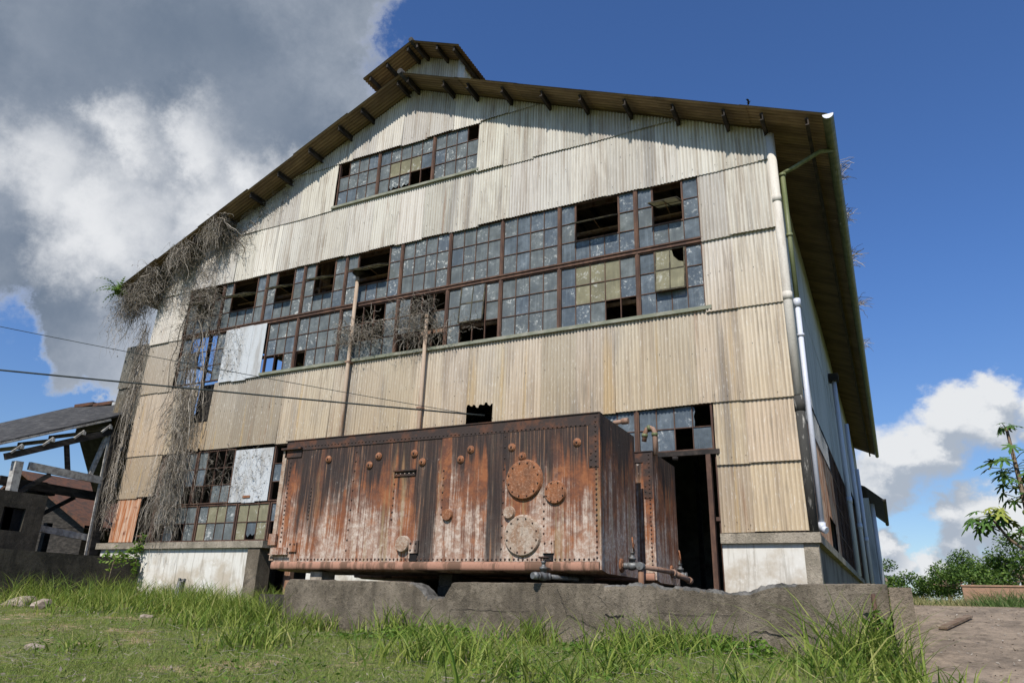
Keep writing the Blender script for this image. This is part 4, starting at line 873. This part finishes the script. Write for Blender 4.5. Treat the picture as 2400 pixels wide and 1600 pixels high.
# ------------------------------------------------------------------ dead vines
U = rng.uniform
def walk(S, V0, L, m, grav, curl, ymin=-1.6, ymax=-.06, damp=.82):
    n = len(S); P = np.zeros((n, m, 3)); P[:,0] = S; v = V0.copy(); st = (L/m)[:,None]
    for k in range(1, m):
        v = v*damp+rng.normal(size=(n,3))*curl; v[:,2] -= grav
        u = v/(np.linalg.norm(v, axis=1, keepdims=True)+1e-9); P[:,k] = P[:,k-1]+u*st
        P[:,k,1] = np.where(P[:,k,1] > ymax, ymax-rng.random(n)*.04, P[:,k,1]); P[:,k,1] = np.where(P[:,k,1] < ymin, ymin, P[:,k,1])
    return P
def starts(n, fx): return fx(n)
def vine(name, parts, label):
    Vs, Fs, Rs = [], [], []; k = 0
    for P, R in parts:
        V, F, r = tubes(P, R); Vs.append(V); Fs.append(F+k); Rs.append(r); k += len(V)
    o = fast(name, np.concatenate(Vs), np.concatenate(Fs), 'dry_vine', np.concatenate(Rs))
    pts = np.concatenate([P.reshape(-1,3) for P, R in parts]); pts = pts[rng.random(len(pts)) < .10]; n = len(pts); nr = rng.normal(size=(n,3)); a = rng.normal(size=(n,3)); a /= np.linalg.norm(a, axis=1, keepdims=True); b = np.cross(nr, a); b /= np.linalg.norm(b, axis=1, keepdims=True); z_ = U(.012,.034,n)[:,None]
    lv = fast('dead_leaves', np.stack([pts-a*z_, pts+b*z_*.5, pts+a*z_, pts-b*z_*.5], 1).reshape(-1,3), np.arange(4*n).reshape(n,4), 'dry_vine', np.repeat(rng.random(n)*.6, 4), parent=o); lv['kind'] = 'stuff'
    return tag(o, label, 'vine')
def box_s(n, x0, x1, y0, y1, z0, z1): return np.stack([U(x0,x1,n), U(y0,y1,n), U(z0,z1,n)], 1)
def rz(x): return ZA-SL*np.abs(x-XC)
# mass hanging from the left eave and creeping along the verge
def eave_s(n, x0, x1, drop): 
    x = U(x0, x1, n); return np.stack([x, U(-.8,-.1,n), rz(x)-.02-U(0,1,n)**1.5*drop], 1)
def dn(n, k=.6): v = rng.normal(size=(n,3))*k; v[:,2] -= .5; return v
def strands(parts, S, k, L0, L1, m, grav, curl, r0, r1, ymin=-.8): n = len(S); parts.append((walk(S, dn(n, k), U(L0,L1,n), m, grav, curl, ymin=ymin), U(r0,r1,n)))
parts = []
S = eave_s(1500,-19.45,-17.9,.9); S[:,1] = U(-.66,-.1,1500); strands(parts, S, .6, .3, 1.1, 12, .16, .75, .003, .007, -.95)
S = eave_s(330,-17.3,-16.6,.35); strands(parts, S, .35, .4, 1.3, 13, .30, .6, .003, .007)
S = eave_s(360,-15.95,-15.35,.4); strands(parts, S, .35, .4, 1.4, 13, .34, .55, .003, .007)
S = eave_s(150,-15.0,-13.0,.8); S[:,1] = -.09; strands(parts, S, .6, .2, .6, 10, .12, .75, .002, .004, -.25)
S = eave_s(420,-18.0,-14.4,1.5); S[:,1] = -.09; strands(parts, S, .6, .3, 1.0, 12, .14, .75, .003, .006, -.2)
S = eave_s(26,-19.3,-15.4,.3); strands(parts, S, .4, 1.0, 2.4, 18, .25, .5, .010, .018, -.7)
S = box_s(60,-19.6,-18.5,-.8,-.2,7.6,8.3); strands(parts, S, .3, .6, 1.5, 14, .4, .55, .002, .004)
vine('dead_vine', parts, 'dense grey dead vine mass hanging from the left eave')
parts = []
zz_ = U(2.2,8.0,420); S = np.stack([-18.42-.03*np.clip(zz_-5.5,0,3)+rng.normal(0,.045+.05*np.clip((zz_-5)/3,0,1),420), U(-.26,-.08,420), zz_], 1); strands(parts, S, .2, .4, 1.2, 14, .55, .45, .003, .007, -.4)
S = np.stack([-18.45+rng.normal(0,.05,9), U(-.2,-.1,9), U(6.5,8.2,9)], 1); strands(parts, S, .1, 3.5, 5.5, 26, 1.2, .3, .010, .018, -.35)
vine('dead_vine', parts, 'narrow rope of dead vine trailing down the left corner of the wall')
parts = []
S = box_s(420,-16.9,-15.3,-.45,-.08,7.3,8.7); strands(parts, S, .6, .4, 1.1, 14, .14, .8, .003, .006)
S = np.stack([-16.1+rng.normal(0,.30,430), U(-.4,-.08,430), U(4.2,7.2,430)], 1); strands(parts, S, .6, .4, 1.3, 14, .35, .7, .003, .006, -.6)
S = np.stack([-15.9+rng.normal(0,.24,330), U(-.4,-.08,330), U(3.2,5.6,330)], 1); strands(parts, S, .5, .4, 1.3, 14, .55, .55, .003, .006, -.6)
S = np.stack([-15.95+rng.normal(0,.32,480), U(-.5,-.08,480), U(1.9,3.7,480)], 1); strands(parts, S, .3, .4, 1.4, 16, .6, .55, .003, .006, -.7)
S = np.stack([-16.0+rng.normal(0,.25,22), U(-.3,-.1,22), U(5.0,8.2,22)], 1); strands(parts, S, .2, 2.0, 4.5, 26, .7, .4, .009, .016, -.4)
S = box_s(170,-15.2,-12.6,-.2,-.08,2.5,3.7); strands(parts, S, .6, .4, 1.0, 12, .25, .75, .002, .0035, -.2)
S = box_s(150,-15.5,-14.3,-.2,-.08,5.9,7.3); strands(parts, S, .6, .3, .9, 12, .35, .75, .002, .004, -.22)
vine('dead_vine', parts, 'brown dead vine curtain hanging over the left-hand windows down to the ledge')
def tangle(x0, x1, z0, z1, n, label, extra=()):
    S = box_s(n, x0, x1, -.42, -.08, z0, z1); P = [(walk(S, rng.normal(size=S.shape), U(.35,.9,n), 15, .08, .6, ymin=-.5, damp=.9), U(.003,.0055,n))]
    for S in extra: P.append((walk(S, rng.normal(size=S.shape), U(.5,.9,len(S)), 13, .5, .5, ymin=-.3), U(.004,.006,len(S))))
    vine('dead_vine', P, label)
tangle(-10.7,-9.3,6.05,6.6,300,'matted ball of dead vine in the broken window right of the taller vent pipe')
tangle(-9.0,-7.8,6.0,6.9,300,'ragged nest of dead vine in the window behind the shorter vent pipe', (box_s(50,-8.8,-7.5,-.2,-.08,5.9,6.6),))
tangle(-7.5,-6.6,5.95,6.3,22,'few loose dead vine stems across the window sill right of the nests')

# fern at the eave tip, dry tufts on the right gutter
def fronds(name, c, n, L, m, label, cat, droop=.9, wid=.04, m2=8, flat=1.0):
    V, F, R = [], [], []
    for k in range(n):
        a = U(0, 2*math.pi); e = U(.2, 1.2); d = np.array([math.cos(a)*math.cos(e), math.sin(a)*math.cos(e)*flat, math.sin(e)]); p = np.array(c)+rng.normal(0,.04,3); l = L*U(.6,1.2)/m2; side = np.cross(d, [0,0,1]); side /= np.linalg.norm(side)+1e-9
        for q in range(m2):
            p2 = p+d*l; w_ = wid*(1-q/m2)*2.2
            for s in (-1, 1):
                i = len(V); V += [p, p2, p2+side*s*w_-np.array([0,0,.3*w_])]; F.append((i,i+1,i+2)); R += [min(1,max(0,rng.normal(.5,.2)))]*3
            p = p2; d = d+np.array([0,0,-droop/m2]); d /= np.linalg.norm(d)
    o = fast(name, np.array(V), np.array(F), m, np.array(R)); return tag(o, label, cat)
fronds('fern', (-19.35,-.72,8.85), 26, .75, 'broad_leaf', 'yellow-green fern growing at the tip of the left eave', 'fern', 1.6, .05)
for k, (yv, s) in enumerate(((1.6,.55),(3.6,.45),(6.0,.6),(9.5,.7),(13.5,.6))):
    S = np.stack([1.22+rng.normal(0,.03,34), yv+rng.normal(0,.25,34), np.full(34, gz+.08)], 1)
    V0 = np.stack([np.abs(rng.normal(.8,.4,34)), rng.normal(0,.5,34), np.abs(rng.normal(.7,.4,34))], 1)
    V, F, r = tubes(walk(S, V0, U(.3,1,34)*s, 8, .12, .25, ymin=-9, ymax=99, damp=.95), U(.006,.012,34))
    tag(fast('dry_tuft', V, F, 'dry_vine', r), ('highest','second highest','third','fourth','lowest')[k]+' dry weed tuft sprouting from the right-hand gutter', 'weed', 'weeds in the gutter')

# ------------------------------------------------------------------ grass
def blades(N, x, y, h, wd, lean, seg=3, zb=None, rmean=.5):
    z = ground_z(x, y) if zb is None else zb
    a = U(0, 2*np.pi, N); dx, dy = np.cos(a), np.sin(a); fa = U(0, 2*np.pi, N); sx, sy = np.cos(fa), np.sin(fa)
    V = np.zeros((N, 2*seg+1, 3)); ln = lean*U(.3, 1.4, N)
    for k in range(seg+1):
        t = k/seg; bend = ln*t**1.9*h; zz = z-.02+h*(t-.32*ln*t**2.4); wk = wd*(1-t**1.5)*.5
        cx, cy = x+dx*bend, y+dy*bend
        if k < seg:
            V[:,2*k] = np.stack([cx-sx*wk, cy-sy*wk, zz], 1); V[:,2*k+1] = np.stack([cx+sx*wk, cy+sy*wk, zz], 1)
        else: V[:,2*seg] = np.stack([cx, cy, zz], 1)
    b = (np.arange(N)*(2*seg+1))[:,None]; T = []
    for k in range(seg-1): T += [[2*k,2*k+1,2*k+3],[2*k,2*k+3,2*k+2]]
    T.append([2*seg-2, 2*seg-1, 2*seg])
    F = (b[:,:,None]+np.array(T)[None]).reshape(-1, 3)
    return V.reshape(-1,3), F, np.repeat(np.clip(rng.normal(rmean,.22,N), 0, 1), 2*seg+1)
def merge(lst):
    Vs, Fs, Rs = [], [], []; k = 0
    for V, F, R in lst: Vs.append(V); Fs.append(F+k); Rs.append(R); k += len(V)
    return np.concatenate(Vs), np.concatenate(Fs), np.concatenate(Rs)
def vnoise(x, y, s, seed=0):
    return .5+.25*(np.sin(x*s+seed+1.7*np.sin(y*s*.7+seed))+np.sin(y*s*1.3+2.1*seed+1.3*np.sin(x*s*.8)))
def allowed(x, y): return (x > -16.6)&(y < -.15)&~((x > -7.3)&(y > -4.58)&(x < 1.12))&~((x > 1.1)&(x < 1.34)&(y > -4.74))&~((x > 1.34)&(y > -5.35))&(x < 2.6)
# lawn: denser close to the lens
N = 260000; d = 2.6+11*rng.random(N)**1.35; u = U(-1.9, .16, N); x = CAM[0]+u*d; y = CAM[1]+d
bare = sstep(.62,.80, vnoise(x, y, .9, 2.))*sstep(-5,-9,x); ok = allowed(x, y)&(rng.random(N) > bare*.9); x, y = x[ok], y[ok]; N = len(x)
V, F, R = blades(N, x, y, U(.035,.11,N), U(.004,.008,N), .9, 2, rmean=.5)
stuff(fast('lawn', V, F, 'lawn_blade', R), 'short patchy green lawn in the foreground', 'grass')
# tall grass in clumps
L = []
def clump(cx, cy, r, n, h, rm=.45, lean=.8, wd=.021):
    x = cx+rng.normal(0, r, n); y = cy+rng.normal(0, r*.8, n); ok = allowed(x, y); x, y = x[ok], y[ok]; n = len(x)
    L.append(blades(n, x, y, h*U(.45,1.15,n), U(.6,1.2,n)*wd, lean, 4, rmean=rm))
random.seed(3)
for (cx, cy, r, n, h) in ((-11.3,-3.3,.45,420,.62),(-12.6,-1.5,.4,380,.7),(-8.8,-3.9,.5,520,.6),(-9.6,-2.2,.5,360,.6),(-5.5,-6.9,.3,230,.45),(-5.05,-4.72,.22,150,.55),(-6.6,-4.75,.2,120,.42),(-3.1,-6.7,.38,330,.55),(-2.95,-4.75,.25,150,.5),(-1.3,-5.2,.4,300,.55),(.75,-5.2,.22,210,.85),(1.12,-5.2,.14,90,.75),(1.5,-5.75,.3,90,.35),(-14.9,-2.0,.7,700,.75),(-15.9,-3.2,.45,420,.8),(-14.2,-.7,.4,300,.6),(-16.2,-5.0,.35,300,.7),(-13.4,-3.2,.5,300,.45),(-10.3,-1.0,.5,300,.5),(-7.7,-4.6,.25,220,.6),(-8.3,-5.2,.35,220,.4),(-7.0,-8.0,.2,90,.28),(-11.8,-4.6,.4,200,.4)): clump(cx, cy, r, n, h)
for k in range(26):                                           # long blades close to the lens on the right
    d = random.uniform(3.6, 7.4); u = random.uniform(-.62, .0); clump(CAM[0]+u*d, CAM[1]+d, .16, 34, random.uniform(.38,.68), .42, 1.0, .02)
for k in range(60):
    clump(random.uniform(-16,-7), random.uniform(-4.5,-.3), .3, 50, random.uniform(.25,.5), .5)
for k in range(22): clump(random.uniform(-7.2,1), -4.72-abs(random.gauss(0,.25)), .15, 26, random.uniform(.15,.4), .5)
V, F, R = merge(L); stuff(fast('tall_grass', V, F, 'grass_blade', R), 'tall clumps of coarse green grass along the walls and in the foreground', 'grass')
# broad-leaved ground cover at the foot of the wall
def leaves(n, x, y, z, s, m, name, rm=.5, tilt=.7):
    nrm = rng.normal(size=(n,3))*tilt; nrm[:,2] = np.abs(nrm[:,2])+.5; nrm /= np.linalg.norm(nrm, axis=1, keepdims=True)
    a = np.cross(nrm, rng.normal(size=(n,3))); a /= np.linalg.norm(a, axis=1, keepdims=True); b = np.cross(nrm, a); c = np.stack([x,y,z], 1); s = s[:,None]
    V = np.stack([c-a*s, c+b*s*.45, c+a*s, c-b*s*.45], 1).reshape(-1,3); F = np.arange(4*n).reshape(n,4)
    return V, F, np.repeat(np.clip(rng.normal(rm,.22,n),0,1), 4)
n = 9000; x = U(-7.2,1.0,n); y = -4.62-np.abs(rng.normal(0,.55,n)); keep = vnoise(x, y, 2.1, 5) > .42+.25*(x < -2.5); x, y = x[keep], y[keep]; n = len(x)
V, F, R = leaves(n, x, y, ground_z(x, y)+U(.03,.2,n)*np.exp(-(-4.6-y)/.9), U(.02,.045,n), 'broad_leaf', '')
stuff(fast('ground_cover', V, F, 'broad_leaf', R), 'low broad-leaved weeds at the foot of the concrete wall', 'weeds')
def creeper(name, pts, n, spread, s, label):
    pts = np.array(pts); t = U(0, len(pts)-1.001, n); i = t.astype(int); f = (t-i)[:,None]; c = pts[i]*(1-f)+pts[i+1]*f+rng.normal(0, spread, (n,3)); 
    V, F, R = leaves(n, c[:,0], c[:,1], c[:,2], s*U(.6,1.2,n), 'broad_leaf', '', .55, 1.2)
    root = empty(name, tuple(pts[-1]), label, 'plant'); o = fast('foliage', V, F, 'broad_leaf', R, parent=root); MB().tube([tuple(p) for p in pts], .008, 5).build('stem', 'bark', root)
creeper('leafy_creeper', [(-17.9,-.35,.98),(-17.0,-.3,.97),(-16.75,-.2,1.15),(-16.7,-.22,1.5)], 200, .07, .075, 'green leafy creeper spreading over the end of the platform and up the ledge')
creeper('leafy_creeper', [(-16.62,-.3,.95),(-16.60,-.32,.5)], 60, .05, .07, 'green creeper sprig hanging at the corner of the dark platform wall')
creeper('leafy_creeper', [(.93,-4.66,.0),(.97,-4.68,-.15),(.9,-4.7,-.4)], 130, .06, .06, 'green creeper climbing the rusty bar at the right end of the wall')
def sapling(p, h, n, label):
    p = Vector(p); root = empty('sapling', tuple(p), label, 'plant'); MB().tube([p, p+Vector((.03,0,h*.5)), p+Vector((.1,0,h))], [.012,.01,.005], 6).build('stem', 'bark', root)
    Vs = []
    for k in range(n):
        t = U(.45, 1); a = U(0, 6.28); d = np.array([math.cos(a), math.sin(a), U(-.1,.6)]); c = np.array(p)+np.array([.1*t, 0, h*t])
        for q in range(1, 6): Vs.append(c+d*.07*q+rng.normal(0,.012,3))
    Vs = np.array(Vs); V, F, R = leaves(len(Vs), Vs[:,0], Vs[:,1], Vs[:,2], U(.05,.08,len(Vs)), '', '', .8, .8); fast('foliage', V, F, 'broad_leaf', R, parent=root)
sapling((-15.9,-1.5,.05), .95, 16, 'light green sapling in front of the dark platform wall')
sapling((-16.4,-4.4,-.05), .5, 12, 'low leafy weed at the left edge below the dark wall')
# dead stalks, thatch and leaf litter on the lawn
N = 2400; d = 3+9.5*rng.random(N)**1.2; u = U(-1.85, -.02, N); x = CAM[0]+u*d; y = CAM[1]+d; ok = allowed(x, y); x, y = x[ok], y[ok]; n = len(x)
a_ = U(0, 6.28, n); l_ = U(.05,.28,n); P = np.stack([np.stack([x+np.cos(a_)*l_*t, y+np.sin(a_)*l_*t, ground_z(x, y)+.03+U(0,.05,n)+.05*t*rng.random(n)], 1) for t in (0,.5,1)], 1)
V1, F1, R1 = tubes(P, U(.0012,.0028,n)); stuff(fast('dead_stalks', V1, F1, 'dry_vine', np.clip(R1*.6+.1,0,1)), 'dead straw stalks scattered over the lawn', 'straw')
n = 1500; d = 3+9*rng.random(n)**1.2; x = CAM[0]+U(-1.85,-.02,n)*d; y = CAM[1]+d; ok = allowed(x, y); x, y = x[ok], y[ok]; n = len(x)
V, F, R = leaves(n, x, y, ground_z(x, y)+U(.015,.05,n), U(.012,.03,n), '', '', .8, .5); stuff(fast('leaf_litter', V, F, 'dry_vine', R*.5), 'dry fallen leaves littering the lawn', 'leaves')
# small weeds with rounder leaves mixed into the grass
n = 7000; d = 3+8*rng.random(n); x = CAM[0]+U(-1.6,.0,n)*d; y = CAM[1]+d; keep = allowed(x, y)&(vnoise(x, y, 1.7, 3) > .55); x, y = x[keep], y[keep]; n = len(x)
V, F, R = leaves(n, x, y, ground_z(x, y)+U(.02,.12,n), U(.012,.03,n), '', '', .55, .9); stuff(fast('clover_weeds', V, F, 'broad_leaf', R), 'small round-leaved weeds mixed into the lawn', 'weeds')
# grit and crumbs on the ramp
n = 900; x = U(1.4,5.5,n); y = U(-5.3,-.3,n); zr = np.array([ramp_z(q) for q in y]); V, F, R = leaves(n, x, y, zr+.008, U(.006,.026,n), '', '', .6, .35); stuff(fast('ramp_grit', V, F, 'dry_vine', R), 'dry crumbs and leaf bits scattered on the paved ramp', 'debris')
# stump, stones
st = Vector((-13.75,-1.15,ground_z(-13.75,-1.15)+.12))
mb = MB()
for k in range(9): a = k*.7; q = Vector((.05*math.cos(a)*(1+.4*(k%2)), .05*math.sin(a), 0)); mb.bar(st+q+Vector((-.11,0,-.2)), st+q+Vector((.0,0,.42+.05*math.sin(k*2.3))), .045, .05, (0,1,0))
tag(mb.build('wooden_stump', 'stump_wood', None, tuple(st)), 'weathered split wooden stump leaning in the grass before the white wall', 'stump')
def stone(x, y, s, label, m='pale_stone'):
    z = float(ground_z(x, y)); bm = bmesh.new(); bmesh.ops.create_icosphere(bm, subdivisions=2, radius=s)
    for v in bm.verts: v.co *= 1+.35*math.sin(v.co.x*31/s*.1+x)*math.cos(v.co.y*23/s*.1+y)+random.uniform(-.08,.08); v.co.z *= .55
    me = bpy.data.meshes.new('stone'); bm.to_mesh(me); bm.free(); o = link('stone', me, m); o.location = (x, y, z+s*.15); tag(o, label, 'stone')
stone(-7.6,-8.1,.10,'pale stone lying in the short lawn near the bottom left corner'); stone(-10.2,-4.7,.09,'small pale stone at the foot of the tall grass'); stone(-14.6,-4.2,.28,'broad pale rubble stone at the left edge of the lawn'); stone(-13.6,-4.4,.22,'flat pale rubble stone right of the broad one at the left edge')
stone(-1.75,-4.72,.07,'small dark stone under weeds at the foot of the concrete wall','dark_concrete')

# ------------------------------------------------------------------ background on the right
def tree(name, x, y, h, r, n, label, trunk=.25, flat=.75, ls=.32, group='trees beyond the field'):
    z = float(ground_z(x, y)); root = empty(name, (x, y, z), label, 'tree', group)
    mb = MB().tube([(x,y,z-.2),(x+.1,y,z+h*.3),(x-.05,y,z+h*.55)], [trunk,trunk*.75,trunk*.4], 8)
    nc = 24; cs = []
    for k in range(nc):
        a = U(0,6.28); rr = r*U(.1,.9)**.7; c = np.array([x+rr*math.cos(a), y+rr*math.sin(a), z+h*(.2+.72*U(0,1)**.8*(1-.75*(rr/r)**2))]); cs.append(c)
        if k < 7: mb.tube([(x,y,z+h*.35),tuple(c)], [trunk*.4,trunk*.12], 5)
    mb.build('trunk', 'bark', root)
    cs = np.array(cs); i = rng.integers(0, nc, n); dv = rng.normal(size=(n,3)); dv /= np.linalg.norm(dv, axis=1, keepdims=True); q = cs[i]+dv*(r*.33*rng.random(n)**.45)[:,None]*np.array([1,1,flat])
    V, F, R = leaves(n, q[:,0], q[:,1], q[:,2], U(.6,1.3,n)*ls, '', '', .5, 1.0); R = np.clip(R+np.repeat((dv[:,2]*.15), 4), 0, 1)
    fast('crown', V, F, 'tree_leaf', R, parent=root)
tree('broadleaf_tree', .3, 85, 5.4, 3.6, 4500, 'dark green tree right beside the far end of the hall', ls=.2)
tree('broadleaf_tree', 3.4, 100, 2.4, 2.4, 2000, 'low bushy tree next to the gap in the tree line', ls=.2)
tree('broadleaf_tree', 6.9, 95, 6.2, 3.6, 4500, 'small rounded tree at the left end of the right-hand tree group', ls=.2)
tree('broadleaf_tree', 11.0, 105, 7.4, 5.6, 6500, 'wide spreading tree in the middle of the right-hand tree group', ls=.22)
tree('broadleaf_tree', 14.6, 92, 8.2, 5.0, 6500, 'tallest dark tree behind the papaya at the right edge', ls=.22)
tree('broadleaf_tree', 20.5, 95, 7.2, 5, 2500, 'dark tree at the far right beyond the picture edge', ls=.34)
for k, (x, y, h, r) in enumerate(((-62,24,7,7),(-54,26,5.5,5),(-47,22,5,4.5),(-70,20,8,7))):
    tree('broadleaf_tree', x, y, h, r, 1800, ('leafy tree seen under the shed roof on the far left','leafy tree seen between the shed posts','low leafy tree seen just left of the rusty sheet','tall leafy tree behind the machine base on the far left')[k], ls=.3, group='trees behind the shed')
for (n, x0, x1, y0, y1, h0, h1, rm, wd, nm, lab) in ((6500,3.4,14,8,17,.45,1.15,.35,.035,'field_grass','tall green field grass beyond the paved ramp'),(3500,.9,5,16,40,.4,.9,.92,.05,'dry_grass','strip of dry straw-coloured grass beside the far end of the hall')):
    x = U(x0,x1,n); y = U(y0,y1,n); V, F, R = blades(n, x, y, U(h0,h1,n), np.full(n, wd), .7, 3, rmean=rm); stuff(fast(nm, V, F, 'field_grass', R), lab, 'grass')
bw = MB().box(4.2,16,31.5,31.8,.2,1.62); bw.box(4.15,16,31.45,31.85,1.6205,1.70)
tag(bw.build('brick_wall', 'old_brick', None, (9,31.6,.2)), 'low old brick wall beyond the field grass behind the papaya', 'wall')

# papaya tree
PB = Vector((CAM[0]+.130*31, CAM[1]+31, .35))
pt = empty('papaya_tree', tuple(PB), 'tall thin papaya tree with lobed leaves at the right edge', 'tree')
def pp(t): return Vector((CAM[0]+(.130+.0085*(1-abs(2*t-1.0))-.0*t+.010*t)*31, CAM[1]+31, .35+6.25*t))
trunk = [pp(t) for t in np.linspace(0,1,13)]
MB().tube(trunk, [.15-.10*t for t in np.linspace(0,1,13)], 9).build('trunk', 'bark', pt)
def leaf_mesh():
    V = [(0,0,0)]; F = []; lob = [(-2.3,.55),(-1.45,.8),(-.72,.95),(0,1.05),(.72,.95),(1.45,.8),(2.3,.55)]; ring = []
    for i, (a, l) in enumerate(lob):
        for da, f in ((-.30,.40),(-.16,.62),(-.22,.74),(0,1),(.22,.74),(.16,.62),(.30,.40)): ring.append((math.sin(a+da*.8)*l*f, math.cos(a+da*.8)*l*f, -.28*(l*f)**2))
    V += ring; n = len(ring); F = [(0, i+2, i+1) for i in range(n-1)]
    return V, F
LV, LF = leaf_mesh()
lme = {}
for m in ('papaya_leaf','yellow_leaf'): lme[m] = MB().add(LV, LF).mesh('leaf'); lme[m].materials.append(MATS[m])
def pleaf(base, az, el, L, s, m):
    base = Vector(base); d = Vector((math.cos(az)*math.cos(el), math.sin(az)*math.cos(el), math.sin(el))); tip = base+d*L+Vector((0,0,-.12*L))
    MB().tube([base, base+d*L*.5, tip], .014, 5).build('leaf_stalk', 'papaya_fruit', pt)
    o = bpy.data.objects.new('leaf', lme[m]); COL.objects.link(o); o.parent = pt; o.matrix_parent_inverse = Matrix.Translation(-pt.location)
    o.location = tip; o.scale = (s,s,s); o.rotation_euler = (random.uniform(-1.05,-.1), random.uniform(-.4,.4), az-math.pi/2)
random.seed(5)
for k in range(9): pleaf(pp(.99), k*.7, random.uniform(.0,.7), random.uniform(.2,.42), random.uniform(.22,.3), 'papaya_leaf')
for k in range(34): pleaf(pp(random.uniform(.56,.82)), k*2.4, random.uniform(-.15,.65), random.uniform(.5,1.0), random.uniform(.34,.50), 'papaya_leaf' if k % 17 else 'yellow_leaf')
br = pp(.30); be = br+Vector((-1.0,-.2,1.25)); MB().tube([br, br+Vector((-.55,-.1,.45)), be], [.06,.05,.04], 7).build('branch', 'bark', pt)
for k in range(20): pleaf(be+Vector((0,0,random.uniform(-.45,.1))), k*2.4, random.uniform(-.2,.6), random.uniform(.35,.75), random.uniform(.36,.52), 'papaya_leaf' if k % 5 else 'yellow_leaf')
for k in range(12): pleaf(pp(random.uniform(.36,.5)), k*2.4, random.uniform(-.3,.5), random.uniform(.4,.8), random.uniform(.28,.4), 'papaya_leaf')
for k in range(9):
    c = (pp(random.uniform(.50,.62)) if k < 5 else be+Vector((0,0,-.3)))+Vector((random.uniform(-.16,.16), -.1, random.uniform(-.1,.1)))
    MB().lathe(c+Vector((0,0,.1)),(0,0,-1),[(0,.01),(.03,.05),(.09,.07),(.15,.05),(.2,.008)],8).build('fruit', 'papaya_fruit', pt)
